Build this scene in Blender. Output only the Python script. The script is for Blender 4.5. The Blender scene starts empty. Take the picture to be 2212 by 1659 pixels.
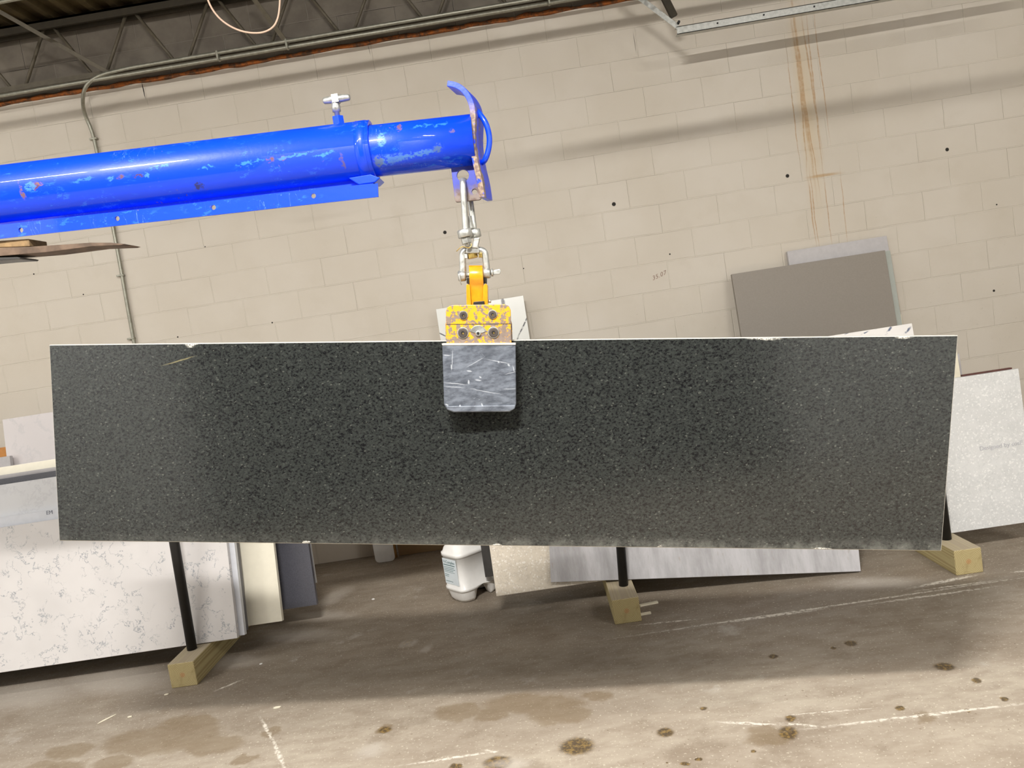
import bpy, bmesh, math, random
from mathutils import Vector, Matrix, noise
random.seed(7)
S = bpy.context.scene
COL = S.collection
W, H, F = 2212, 1659, 1660.0

# ------------------------------------------------------------------ camera
CAM = Vector((-0.64954, -5.53227, 1.56867))
YAW, PITCH, ROLL = -0.03027601, -0.08376414, -0.15522876
fwd = Vector((math.sin(YAW)*math.cos(PITCH), math.cos(YAW)*math.cos(PITCH), math.sin(PITCH)))
_r = Vector((math.cos(YAW), -math.sin(YAW), 0)); _u = _r.cross(fwd)
right = _r*math.cos(ROLL) + _u*math.sin(ROLL)
up = _u*math.cos(ROLL) - _r*math.sin(ROLL)
cd = bpy.data.cameras.new('camera'); cam = bpy.data.objects.new('camera', cd); COL.objects.link(cam)
M = Matrix((right, up, -fwd)).transposed().to_4x4(); M.translation = CAM
cam.matrix_world = M
cd.sensor_fit = 'HORIZONTAL'; cd.sensor_width = 36; cd.lens = 36*F/W; cd.clip_start = .05; cd.clip_end = 60
S.camera = cam
# ------------------------------------------------------------------ world, view
wd = bpy.data.worlds.new('world'); S.world = wd; wd.use_nodes = True
wd.node_tree.nodes['Background'].inputs[0].default_value = (.55, .62, .7, 1)
wd.node_tree.nodes['Background'].inputs[1].default_value = .3
S.view_settings.view_transform = 'Standard'; S.view_settings.look = 'None'
S.view_settings.gamma = 1; S.view_settings.use_curve_mapping = False
S.view_settings.exposure = 0.10
S.cycles.max_bounces = 8; S.cycles.diffuse_bounces = 5
LIGHT_E = 1.45
FIXTURES = [(-1.0, -5.7, 3.96, 200, .8), (-2.75, -5.75, 3.93, 58, 2.4), (2.6, -5.4, 3.93, 48, 1.2), (-5.6, -5.2, 3.93, 48, 1.2),
            (-5.7, -6.1, 3.93, 105, 1.2), (2.3, -6.1, 3.93, 150, 1.2), (-5.6, -2.4, 3.93, 26, 1.2), (3.9, -2.4, 3.93, 13, 1.2)]
WARM = (1.0, .975, .935)
TILT = math.radians(13)

# ------------------------------------------------------------------ pixel -> place helpers
def ray(x, y): return fwd + right*((x-W/2)/F) - up*((y-H/2)/F)
def aty(x, y, Y):
    d = ray(x, y); return CAM + d*((Y-CAM.y)/d.y)
def atz(x, y, Z=0.0):
    d = ray(x, y); return CAM + d*((Z-CAM.z)/d.z)
def onlean(x, y, y0, z0, th):
    n = Vector((0, math.cos(th), -math.sin(th))); P = Vector((0, y0, z0)); d = ray(x, y)
    X = CAM + d*((P-CAM).dot(n)/d.dot(n))
    return X.x, (X-P).dot(Vector((0, math.sin(th), math.cos(th))))

# ------------------------------------------------------------------ mesh builder
class MB:
    def __init__(s): s.b = bmesh.new()
    def box(s, x0, x1, y0, y1, z0, z1, m=None):
        vs = [Vector((x, y, z)) for z in (z0, z1) for y in (y0, y1) for x in (x0, x1)]
        return s.hexa(vs, m)
    def hexa(s, vs, m=None):
        if m is not None: vs = [m @ v for v in vs]
        v = [s.b.verts.new(p) for p in vs]
        for f in ((0,2,3,1), (4,5,7,6), (0,1,5,4), (2,6,7,3), (0,4,6,2), (1,3,7,5)): s.b.faces.new([v[i] for i in f])
        return s
    def ring(s, c, a, b, r, n=16, r2=None):
        r2 = r if r2 is None else r2
        return [s.b.verts.new(c + a*(math.cos(2*math.pi*i/n)*r) + b*(math.sin(2*math.pi*i/n)*r2)) for i in range(n)]
    def skin(s, rings, cap=True, closed=False, smooth=True):
        n = len(rings[0]); L = list(zip(rings, rings[1:])) + ([(rings[-1], rings[0])] if closed else [])
        for A, B in L:
            for i in range(n):
                f = s.b.faces.new((A[i], A[(i+1) % n], B[(i+1) % n], B[i])); f.smooth = smooth
        if cap and not closed:
            s.b.faces.new(list(reversed(rings[0]))); s.b.faces.new(rings[-1])
        return s
    def cyl(s, p, q, r, n=16, r1=None, smooth=True):
        p, q = Vector(p), Vector(q); d = (q-p).normalized()
        a = d.orthogonal().normalized(); b = d.cross(a)
        return s.skin([s.ring(p, a, b, r, n), s.ring(q, a, b, r if r1 is None else r1, n)], smooth=smooth)
    def lathe(s, p, d, prof, n=24, smooth=True):          # prof: (distance along, radius)
        p, d = Vector(p), Vector(d).normalized(); a = d.orthogonal().normalized(); b = d.cross(a)
        return s.skin([s.ring(p+d*t, a, b, max(r, 1e-4), n) for t, r in prof], smooth=smooth)
    def tube(s, pts, r, n=10, closed=False, sub=0):
        pts = [Vector(p) for p in pts]
        for _ in range(sub):
            q = []
            L = len(pts)
            for i in range(L if closed else L-1):
                a, b = pts[i], pts[(i+1) % L]; q += [a*.75+b*.25, a*.25+b*.75]
            if not closed: q = [pts[0]] + q + [pts[-1]]
            pts = q
        rs = []; up0 = None; L = len(pts)
        for i, p in enumerate(pts):
            if closed: d = pts[(i+1) % L]-pts[i-1]
            else: d = pts[min(i+1, L-1)]-pts[max(i-1, 0)]
            d.normalize()
            if up0 is None: up0 = d.orthogonal().normalized()
            a = (up0 - d*up0.dot(d)).normalized(); up0 = a
            rs.append(s.ring(p, a, d.cross(a), r, n))
        return s.skin(rs, closed=closed)
    def prism(s, pts, dv):                                 # planar polygon pushed along dv
        A = [s.b.verts.new(Vector(p)) for p in pts]; B = [s.b.verts.new(Vector(p)+Vector(dv)) for p in pts]
        n = len(A)
        s.b.faces.new(A); s.b.faces.new(list(reversed(B)))
        for i in range(n): s.b.faces.new((A[i], B[i], B[(i+1) % n], A[(i+1) % n]))
        return s
    def build(s, name, mat, parent=None, bevel=0, seg=2, sub=0):
        bmesh.ops.recalc_face_normals(s.b, faces=s.b.faces[:])
        me = bpy.data.meshes.new(name); s.b.to_mesh(me); s.b.free()
        o = bpy.data.objects.new(name, me); COL.objects.link(o)
        for m in (mat if isinstance(mat, (list, tuple)) else [mat]): me.materials.append(m)
        if bevel:
            b = o.modifiers.new('bevel', 'BEVEL'); b.width = bevel; b.segments = seg; b.limit_method = 'ANGLE'; b.angle_limit = math.radians(35)
            b.harden_normals = False
        if sub:
            b = o.modifiers.new('sub', 'SUBSURF'); b.levels = b.render_levels = sub
        if parent: put(o, parent)
        return o
def put(o, parent):
    o.parent = parent; o.matrix_parent_inverse = Matrix.Translation(-parent.location) if parent.type == 'EMPTY' else Matrix()
def thing(name, label, cat, loc, group=None):
    o = bpy.data.objects.new(name, None); COL.objects.link(o); o.location = loc; o.empty_display_size = .05
    return tag(o, label, cat, group)
def tag(o, label=None, cat=None, group=None, kind=None):
    if label: o['label'] = label
    if cat: o['category'] = cat
    if group: o['group'] = group
    if kind: o['kind'] = kind
    return o
def plate(name, outline, holes, Y, t, mat, parent=None, bevel=0.0):
    """flat plate in a vertical plane: outline px list, holes (px,py,r_m); front face at y=Y, t deep"""
    cu = bpy.data.curves.new(name, 'CURVE'); cu.dimensions = '2D'; cu.fill_mode = 'BOTH'; cu.extrude = t/2; cu.bevel_depth = bevel
    def sp(pts):
        k = cu.splines.new('POLY'); k.points.add(len(pts)-1)
        for q, (a, b) in zip(k.points, pts): q.co = (a, b, 0, 1)
        k.use_cyclic_u = True
    if outline and not isinstance(outline[0], Vector): outline = [aty(x, y, Y) for x, y in outline]
    sp([(p.x, p.z) for p in outline])
    for hx, hy, r in holes:
        c = aty(hx, hy, Y); sp([(c.x+r*math.cos(a*math.pi/12), c.z+r*math.sin(a*math.pi/12)) for a in range(24)])
    tmp = bpy.data.objects.new('tmp', cu); COL.objects.link(tmp)
    dg = bpy.context.evaluated_depsgraph_get(); me = bpy.data.meshes.new_from_object(tmp.evaluated_get(dg))
    bpy.data.objects.remove(tmp); bpy.data.curves.remove(cu)
    me.transform(Matrix.Translation((0, Y+t/2, 0)) @ Matrix.Rotation(math.pi/2, 4, 'X'))
    me.name = name; me.materials.clear(); me.materials.append(mat)
    o = bpy.data.objects.new(name, me); COL.objects.link(o)
    if parent: put(o, parent)
    return o
def round_poly(pts, r, n=5):
    out = []; L = len(pts)
    for i in range(L):
        p = Vector(pts[i]); a = (Vector(pts[i-1])-p); b = (Vector(pts[(i+1) % L])-p)
        rr = min(r, a.length*.45, b.length*.45); A = p+a.normalized()*rr; B = p+b.normalized()*rr
        for k in range(n+1):
            t = k/n; out.append(tuple(A*(1-t)**2 + p*(2*t*(1-t)) + B*t*t))
    return out
def text(name, body, size, loc, rot, mat, parent=None, shear=0, ext=.0004, spacing=1, align='LEFT'):
    c = bpy.data.curves.new(name, 'FONT'); c.body = body; c.size = size; c.extrude = ext; c.shear = shear; c.space_character = spacing; c.align_x = align
    tmp = bpy.data.objects.new('tmp', c); COL.objects.link(tmp)
    me = bpy.data.meshes.new_from_object(tmp.evaluated_get(bpy.context.evaluated_depsgraph_get()))
    bpy.data.objects.remove(tmp); bpy.data.curves.remove(c)
    me.transform(Matrix.Translation(loc) @ rot); me.name = name; me.materials.clear(); me.materials.append(mat)
    o = bpy.data.objects.new(name, me); COL.objects.link(o)
    if parent: put(o, parent)
    return o

# ------------------------------------------------------------------ node helper
class NT:
    def __init__(s, name, coord='Object'):
        s.m = bpy.data.materials.new(name); s.m.use_nodes = True; s.t = s.m.node_tree; s.n = s.t.nodes; s.l = s.t.links
        s.bsdf = s.n['Principled BSDF']; s.co = s.n.new('ShaderNodeTexCoord').outputs[coord]
    def _set(s, i, v):
        if v is None: return
        if hasattr(v, 'is_linked') or isinstance(v, bpy.types.NodeSocket): s.l.new(v, i)
        else:
            if isinstance(v, (tuple, list)) and i.type == 'RGBA' and len(v) == 3: v = (*v, 1)
            i.default_value = v
    def math(s, op, a, b=None, c=None, clamp=False):
        k = s.n.new('ShaderNodeMath'); k.operation = op; k.use_clamp = clamp
        s._set(k.inputs[0], a); s._set(k.inputs[1], b); s._set(k.inputs[2], c); return k.outputs[0]
    def mapr(s, v, a, b, c=0., d=1., smooth=True):
        k = s.n.new('ShaderNodeMapRange'); k.interpolation_type = 'SMOOTHSTEP' if smooth else 'LINEAR'
        s._set(k.inputs[0], v)
        for i, x in enumerate((a, b, c, d)): s._set(k.inputs[i+1], x)
        return k.outputs[0]
    def noise(s, scale, detail=3, rough=.55, vec=None, dist=0, out=0):
        k = s.n.new('ShaderNodeTexNoise'); s._set(k.inputs['Vector'], vec or s.co)
        k.inputs['Scale'].default_value = scale; k.inputs['Detail'].default_value = detail; k.inputs['Roughness'].default_value = rough; k.inputs['Distortion'].default_value = dist
        return k.outputs[out]
    def vor(s, scale, feat='F1', vec=None, out='Distance', rnd=1):
        k = s.n.new('ShaderNodeTexVoronoi'); k.feature = feat; s._set(k.inputs['Vector'], vec or s.co); k.inputs['Scale'].default_value = scale; k.inputs['Randomness'].default_value = rnd
        return k.outputs[out]
    def mix(s, f, a, b, mode='MIX'):
        k = s.n.new('ShaderNodeMix'); k.data_type = 'RGBA'; k.blend_type = mode; k.clamp_factor = True
        s._set(k.inputs[0], f); s._set(k.inputs[6], a); s._set(k.inputs[7], b); return k.outputs[2]
    def mapping(s, loc=(0,0,0), rot=(0,0,0), sc=(1,1,1), typ='POINT', vec=None):
        k = s.n.new('ShaderNodeMapping'); k.vector_type = typ; s._set(k.inputs[0], vec or s.co)
        k.inputs['Location'].default_value = loc; k.inputs['Rotation'].default_value = rot; k.inputs['Scale'].default_value = sc; return k.outputs[0]
    def vmath(s, op, a, b=None, sc=None):
        k = s.n.new('ShaderNodeVectorMath'); k.operation = op; s._set(k.inputs[0], a); s._set(k.inputs[1], b)
        if sc is not None: s._set(k.inputs['Scale'], sc)
        return k.outputs['Value' if op in ('LENGTH', 'DISTANCE', 'DOT_PRODUCT') else 'Vector']
    def sep(s, vec=None):
        k = s.n.new('ShaderNodeSeparateXYZ'); s._set(k.inputs[0], vec or s.co); return k.outputs
    def comb(s, x=0., y=0., z=0.):
        k = s.n.new('ShaderNodeCombineXYZ'); s._set(k.inputs[0], x); s._set(k.inputs[1], y); s._set(k.inputs[2], z); return k.outputs[0]
    def wobble(s, scale, amt, vec=None, detail=3):
        nz = s.noise(scale, detail, vec=vec, out=1); nz = s.vmath('SUBTRACT', nz, (.5, .5, .5))
        return s.vmath('ADD', vec or s.co, s.vmath('SCALE', nz, sc=amt))
    def ellipse(s, vec, c, rx, ry, ang, soft=.3):           # in the xy of vec
        v = s.mapping((c[0], c[1], 0), (0, 0, ang), (rx, ry, 1e3), 'TEXTURE', vec)
        return s.mapr(s.vmath('LENGTH', v), 1+soft, 1-soft)
    def maxall(s, L):
        o = L[0]
        for k in L[1:]: o = s.math('MAXIMUM', o, k)
        return o
    def bump(s, h, dist=.002, strength=1.):
        k = s.n.new('ShaderNodeBump'); k.inputs['Strength'].default_value = strength; k.inputs['Distance'].default_value = dist
        s._set(k.inputs['Height'], h); s.l.new(k.outputs[0], s.bsdf.inputs['Normal']); return k
    def fin(s, col, rough=.5, metal=0., spec=None, coat=None):
        s._set(s.bsdf.inputs['Base Color'], col); s._set(s.bsdf.inputs['Roughness'], rough); s._set(s.bsdf.inputs['Metallic'], metal)
        if spec is not None: s.bsdf.inputs['Specular IOR Level'].default_value = spec
        if coat is not None: s.bsdf.inputs['Coat Weight'].default_value = coat; s.bsdf.inputs['Coat Roughness'].default_value = .12
        return s.m
def _fin2(s, col, rough, coat):
    s._set(s.bsdf.inputs['Base Color'], col); s._set(s.bsdf.inputs['Roughness'], rough); s.bsdf.inputs['Coat Weight'].default_value = coat; return s.m
NT.fin2 = _fin2
def lin(r, g, b): return tuple(((c/255)/12.92 if c/255 < .04045 else ((c/255+.055)/1.055)**2.4) for c in (r, g, b))

def flat(name, rgb, rough=.5, metal=0., var=.12, scale=30, bump=0, spec=None, coat=None):
    t = NT(name); c = lin(*rgb); d = tuple(x*(1-var*2) for x in c)
    nz = t.noise(scale, 4)
    if bump: t.bump(nz, bump)
    return t.fin(t.mix(t.mapr(nz, .3, .7), d, c), rough, metal, spec, coat)

# ---- wall of painted concrete blocks
def m_blocks():
    t = NT('painted_block'); X, Y, Z = t.sep()
    z2 = t.math('ADD', Z, 17*.2032-3.428); x2 = t.math('ADD', X, .2032)
    v0 = t.comb(x2, z2, 0.); v = t.wobble(7, .006, v0, 2)
    def brick(vec, size, smooth):
        k = t.n.new('ShaderNodeTexBrick'); k.offset = .5; k.offset_frequency = 2; k.squash = 1
        t._set(k.inputs['Vector'], vec); k.inputs['Scale'].default_value = 1; k.inputs['Mortar Size'].default_value = size; k.inputs['Mortar Smooth'].default_value = smooth
        k.inputs['Brick Width'].default_value = .4064; k.inputs['Row Height'].default_value = .2032
        k.inputs['Color1'].default_value = (0, 0, 0, 1); k.inputs['Color2'].default_value = (1, 1, 1, 1); k.inputs['Mortar'].default_value = (.5, .5, .5, 1)
        return k
    b = brick(v, .0045, .5); jf = b.outputs['Fac']; rnd = b.outputs['Color']
    b2 = brick(t.mapping((.003, .0045, 0), vec=v), .0018, .6); dl = b2.outputs['Fac']  # offset dark line: shadow edge painted under the joints
    g = t.noise(1.3, 3, vec=v0); patch = t.noise(3.5, 5, .6, vec=v0); fine = t.noise(140, 4, .6)
    jn = t.mapr(t.noise(1.7, 4, .6, vec=t.mapping((5, 2, 0), vec=v0)), .42, .62)
    base = t.mix(t.mapr(g, .3, .7), lin(200, 191, 177), lin(207, 199, 187))
    base = t.mix(t.math('MULTIPLY', t.sep(rnd)[0], .22), base, lin(198, 188, 172))
    base = t.mix(t.mapr(patch, .5, .75, 0, .3), base, lin(190, 180, 164))
    base = t.mix(t.math('MULTIPLY', jf, .3), base, lin(222, 214, 198))
    base = t.mix(t.math('MULTIPLY', dl, t.mapr(jn, 0, 1, .16, .6)), base, lin(140, 130, 114))
    sc = t.mapr(t.noise(30, 5, .72, vec=t.mapping(rot=(0, 0, .5), sc=(1, 2, 1), vec=v0)), t.mapr(Z, 1.0, 2.2, .60, .68), .74)          # small scuffs
    base = t.mix(t.math('MULTIPLY', sc, .3), base, lin(120, 112, 98))
    # bare grey block above the painted band
    bare = t.mix(t.mapr(patch, .35, .7), lin(104, 96, 86), lin(124, 116, 104))
    bare = t.mix(t.math('MULTIPLY', jf, .8), bare, lin(128, 120, 110))
    bare = t.mix(t.math('MULTIPLY', dl, t.mapr(jn, .3, .8)), bare, lin(25, 22, 18))
    edge = t.math('ADD', Z, t.math('MULTIPLY', t.math('SUBTRACT', t.noise(9, 3, vec=v0), .5), .03))
    base = t.mix(t.mapr(edge, 3.605, 3.615), base, bare)
    # rust streaks running down from the roof
    w = t.wobble(5, .022, t.comb(X, Z, 0.), 5)
    st = []
    for x0, y0, x1, y1, r in [(1707,-30,1757,372,.009), (1712,60,1750,330,.010), (1733,50,1772,300,.006), (1742,40,1776,360,.005), (1722,90,1742,360,.005), (1700,120,1726,340,.004),
                              (1728,150,1768,400,.004), (1750,380,1768,528,.004), (1746,390,1762,520,.005), (1780,385,1796,522,.0035), (1816,380,1830,520,.0035), (1757,30,1790,280,.004)]:
        a, c = aty(x0, y0, 0), aty(x1, y1, 0); cc = ((a.x+c.x)/2, (a.z+c.z)/2); d = c-a
        st.append(t.ellipse(w, cc, r, math.hypot(d.x, d.z)/2, math.atan2(d.x, -d.z), .55))
    stm = t.math('MULTIPLY', t.maxall(st), t.mapr(t.noise(30, 4), .3, .6, .5, 1))
    a, c = aty(1722, 60, 0), aty(1762, 400, 0); halo = t.ellipse(w, ((a.x+c.x)/2, (a.z+c.z)/2), .055, .62, math.atan2(c.x-a.x, a.z-c.z), .8)
    base = t.mix(t.math('MULTIPLY', halo, .35), base, lin(204, 180, 136))
    base = t.mix(t.math('MULTIPLY', stm, .62), base, lin(168, 126, 74))
    a = aty(1780, 378, 0); base = t.mix(t.math('MULTIPLY', t.ellipse(w, (a.x, a.z), .10, .010, -.02, .6), .6), base, lin(170, 132, 78))
    # anchor holes, open joints
    hv = t.comb(X, Z, 0.); hs = []
    for px, py, r in [(2046,323,4.5), (1701,380,4.5), (1326,441,5), (961,502,4.5), (2153,442,2), (384,728,2), (588,697,2), (443,533,1.6), (73,592,2), (180,636,1.8), (1131,580,1.5), (2147,628,3), (1447,549,2)]:
        c = aty(px, py, 0); hs.append(t.ellipse(hv, (c.x, c.z), r*.0028, r*.0028, 0, .15))
    for x0, y0, x1, y1 in [(306,178,314,212), (1368,72,1374,112), (795,98,800,118), (563,75,640,83)]:
        a, c = aty(x0, y0, 0), aty(x1, y1, 0); d = c-a
        hs.append(t.ellipse(t.wobble(20, .006, hv), ((a.x+c.x)/2, (a.z+c.z)/2), .0035, math.hypot(d.x, d.z)/2, math.atan2(d.x, -d.z), .4) if x0 == 306 else t.math('MULTIPLY', t.ellipse(hv, ((a.x+c.x)/2, (a.z+c.z)/2), .0022, math.hypot(d.x, d.z)/2, math.atan2(d.x, -d.z), .4), .6))
    base = t.mix(t.maxall(hs), base, (.02, .017, .013))
    hgt = t.math('SUBTRACT', t.math('ADD', t.math('MULTIPLY', fine, .12), t.math('MULTIPLY', patch, .25)), t.math('MULTIPLY', jf, .7))
    t.bump(hgt, .004, .75)
    return t.fin(base, .7, spec=.3)

def m_floor():
    t = NT('stained_concrete'); X, Y, Z = t.sep(); v = t.comb(X, Y, 0.)
    sk = t.mapping((0, 0, 0), (0, 0, .25), (1, 2.2, 1), vec=v)
    a = t.noise(.9, 4, .6, vec=sk); b = t.noise(6, 5, .65, vec=sk); c = t.noise(60, 4, .7); d = t.noise(2.4, 6, .7, vec=t.mapping((3, 7, 0), vec=v))
    base = t.mix(t.mapr(a, .35, .65), lin(158, 146, 131), lin(176, 165, 149))
    base = t.mix(t.mapr(b, .35, .7, 0, .6), base, lin(140, 126, 110))
    far = t.mapr(Y, -2.9, -1.6)                                               # darker beside the racks: slab shadow painted into the floor colour
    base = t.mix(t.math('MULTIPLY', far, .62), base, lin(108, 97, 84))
    base = t.mix(t.math('MULTIPLY', t.mapr(d, .52, .66), .45), base, lin(118, 103, 86))
    base = t.mix(t.math('MULTIPLY', t.mapr(d, .40, .30), .4), base, lin(190, 184, 176))
    agg = t.mapr(t.noise(95, 2, .5), .62, .7); base = t.mix(t.math('MULTIPLY', agg, .5), base, lin(214, 206, 188))
    agg2 = t.mapr(t.noise(70, 2, .5, vec=t.mapping((2, 2, 2))), .68, .74); base = t.mix(t.math('MULTIPLY', agg2, .6), base, lin(98, 80, 60))
    wv = t.wobble(16, .06, v, 5); wv2 = t.wobble(40, .02, v, 4)
    def mk(L, vec, soft):
        out = []
        for px, py, ax, ay in L:
            c0 = atz(px, py); ex = (atz(px+ax, py)-atz(px-ax, py))/2; ey = (atz(px, py+ay)-atz(px, py-ay))/2
            out.append(t.ellipse(vec, (c0.x, c0.y), ex.length, ey.length, math.atan2(ex.y, ex.x), soft))
        return t.maxall(out)
    def lines(L, vec, soft=.6):
        out = []
        for x0, y0, x1, y1, wd_ in [(*q[:4], q[4]*.7) for q in L]:
            p, q = atz(x0, y0), atz(x1, y1); dd = q-p
            out.append(t.ellipse(vec, ((p.x+q.x)/2, (p.y+q.y)/2), dd.length/2, wd_, math.atan2(dd.y, dd.x), soft))
        return t.maxall(out)
    wet = mk([(330,1600,100,25), (400,1590,70,26), (460,1610,60,18), (150,1622,45,12), (120,1655,60,10), (410,1560,60,12), (990,1538,50,20), (1150,1520,110,22), (1210,1545,70,18), (240,1650,40,12), (530,1638,30,9), (1060,1545,35,14),
              (1290,1500,30,10), (1660,1590,50,22), (1995,1548,22,14), (585,1580,18,9), (830,1577,15,8)], t.wobble(11, .12, v, 6), .22)
    base = t.mix(t.math('MULTIPLY', wet, .5), base, lin(112, 92, 62))
    oil = mk([(1246,1612,36,18), (1437,1582,18,10), (1703,1583,20,14), (1075,1648,30,14), (1945,1530,10,5), (1707,1552,12,7), (1628,1622,6,3), (831,1577,14,7), (880,1390,10,6), (1670,1418,10,5), (1838,1390,14,6), (1800,1400,6,3), (2170,1510,8,5),
              (1510,1640,8,4), (1440,1648,4,2), (1520,1530,8,4), (2040,1440,22,8), (2110,1470,10,6), (1480,1650,12,4), (985,1655,14,6), (2090,1535,6,4)], wv2, .3)
    base = t.mix(t.math('MULTIPLY', oil, .85), base, t.mix(t.mapr(c, .45, .6), lin(60, 44, 18), lin(128, 102, 48)))
    pale = mk([(883,1390,14,7), (920,1402,10,7), (800,1622,26,14), (340,1310,30,26), (720,1290,20,16), (500,1430,60,10), (250,1470,120,18), (60,1500,90,20), (1900,1260,90,12), (690,1330,60,8), (640,1370,70,10), (1100,1650,40,10)], wv, .7)
    base = t.mix(t.math('MULTIPLY', pale, .5), base, lin(186, 178, 168))
    ch = lines([(1400,1368,2180,1252,.010), (1560,1345,1760,1318,.016), (1900,1302,2130,1270,.012), (1980,1268,2100,1244,.020), (1990,1275,2140,1255,.010), (1380,1350,1500,1338,.008), (2190,1236,2230,1232,.012), (1560,1560,1690,1566,.010), (1690,1562,1780,1570,.008),
                (1780,1570,2212,1520,.010), (565,1555,590,1600,.010), (590,1600,615,1660,.010), (890,1650,1060,1625,.010), (1050,1620,1075,1626,.008), (470,1490,520,1470,.012), (1700,1545,1880,1530,.004)], wv2)
    ch = t.math('MULTIPLY', ch, t.mapr(t.noise(45, 4, .7), .38, .56))
    base = t.mix(t.math('MULTIPLY', ch, .85), base, lin(226, 219, 206))
    t.bump(t.math('ADD', t.math('MULTIPLY', c, .4), b), .0015, .6)
    return t.fin(base, t.mapr(b, .3, .7, .5, .75), spec=.35)

def m_granite():
    t = NT('dark_granite')
    st = t.mapping((0, 0, 0), (0, .7, 0), (1, 1, 1.35))
    a = t.noise(115, 3, .6, vec=st, dist=.4); b = t.noise(260, 2, .6, vec=st); v = t.vor(210, out='Color', vec=st)
    k = t.math('ADD', t.math('MULTIPLY', a, .75), t.math('MULTIPLY', b, .25))
    base = t.mix(t.mapr(k, .36, .54), (.005, .005, .006), (.026, .029, .027))
    base = t.mix(t.mapr(k, .56, .68), base, (.050, .055, .050))
    vs = t.sep(v)[0]; base = t.mix(t.mapr(vs, .982, .995, 0, .6), base, (.11, .115, .10))
    # chips and dust along the lower and upper edges, local z runs up the slab
    uv = t.n.new('ShaderNodeUVMap').outputs[0]; U, V, _ = t.sep(uv)
    dn = t.mapr(t.noise(16, 5, .7), .35, .7)
    dust = t.math('MULTIPLY', t.mapr(V, .07, .0), t.mapr(U, .25, .8, .35, 1)); dust = t.math('MULTIPLY', dust, dn)
    base = t.mix(t.math('MULTIPLY', dust, .35), base, lin(150, 150, 142))
    w2 = t.wobble(60, .02, uv)
    ch = t.maxall([t.ellipse(w2, (u, v_), ru, rv, 0, .3) for u, v_, ru, rv in [(.170, 1.0, .007, .02), (.803, 1.0, .018, .010), (.945, 1.0, .008, .014), (.30, 0, .004, .012), (.52, 0, .006, .012), (.70, 0, .004, .012), (.875, .0, .01, .008)]])
    base = t.mix(t.math('MULTIPLY', ch, .85), base, t.mix(t.mapr(b, .4, .6), lin(235, 232, 222), lin(120, 116, 105)))
    sc = t.ellipse(t.wobble(25, .012, uv), (.155, .915), .025, .0022, .9, .6); base = t.mix(t.math('MULTIPLY', sc, .5), base, lin(150, 140, 100))
    t.bump(a, .0002, .3)
    return t.fin(base, t.mapr(t.noise(5, 4, .6), .3, .7, .15, .2), spec=.6)
def m_quartz(name, base, vein, scale=5, width=.03, amt=.6, speck=0, rough=.22, edge=None):
    t = NT(name)
    w = t.wobble(scale*1.5, .10, None, 4); n1 = t.noise(scale, 6, .62, vec=w)
    rid = t.mapr(t.math('ABSOLUTE', t.math('SUBTRACT', n1, .5)), width, 0)
    msk = t.mapr(t.noise(scale*.9, 3, vec=t.mapping((9, 4, 2))), .40, .56)
    c = t.mix(t.mapr(t.noise(scale*.5, 2), .3, .7), lin(*base), tuple(x*.93 for x in lin(*base)))
    c = t.mix(t.math('MULTIPLY', t.math('MULTIPLY', rid, msk), amt), c, lin(*vein))
    if speck:
        s1 = t.sep(t.vor(speck, out='Color')); c = t.mix(t.mapr(s1[0], .78, .98, 0, .38), c, (.88, .87, .84)); c = t.mix(t.mapr(s1[1], .85, .97, 0, .3), c, lin(*vein))
    return t.fin(c, rough)
def m_wood():
    t = NT('pine_timber'); X, Y, Z = t.sep()
    # growth rings round the beam's own length, bright green-yellow treated pine
    cc = t.comb(t.math('MULTIPLY', X, 1.), Z, t.math('MULTIPLY', Y, .08)); w = t.wobble(14, .012, cc)
    geo = t.n.new('ShaderNodeObjectInfo')
    k = t.n.new('ShaderNodeTexWave'); k.wave_type = 'RINGS'; k.rings_direction = 'Z'; t._set(k.inputs[0], w); k.inputs['Scale'].default_value = 42; k.inputs['Distortion'].default_value = 1.2; k.inputs['Detail'].default_value = 2
    g = t.noise(30, 5, .6, vec=t.mapping(sc=(1, .06, 1)))
    c = t.mix(t.mapr(k.outputs[1], .3, .9, 0, .6), lin(176, 162, 118), lin(142, 122, 80))
    c = t.mix(t.mapr(g, .5, .75, 0, .5), c, lin(130, 112, 66))
    knot = t.mapr(t.vmath('LENGTH', t.comb(t.math('ADD', X, .0), t.math('ADD', Z, .0))), .018, .006); c = t.mix(t.math('MULTIPLY', knot, .5), c, lin(170, 108, 62))
    c = t.mix(t.mapr(t.math('SUBTRACT', Z, t.math('MULTIPLY', g, .004)), .058, .0615, 0, .75), c, lin(168, 156, 140))      # dusty upper face
    t.bump(g, .001); return t.fin(c, .8)
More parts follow.
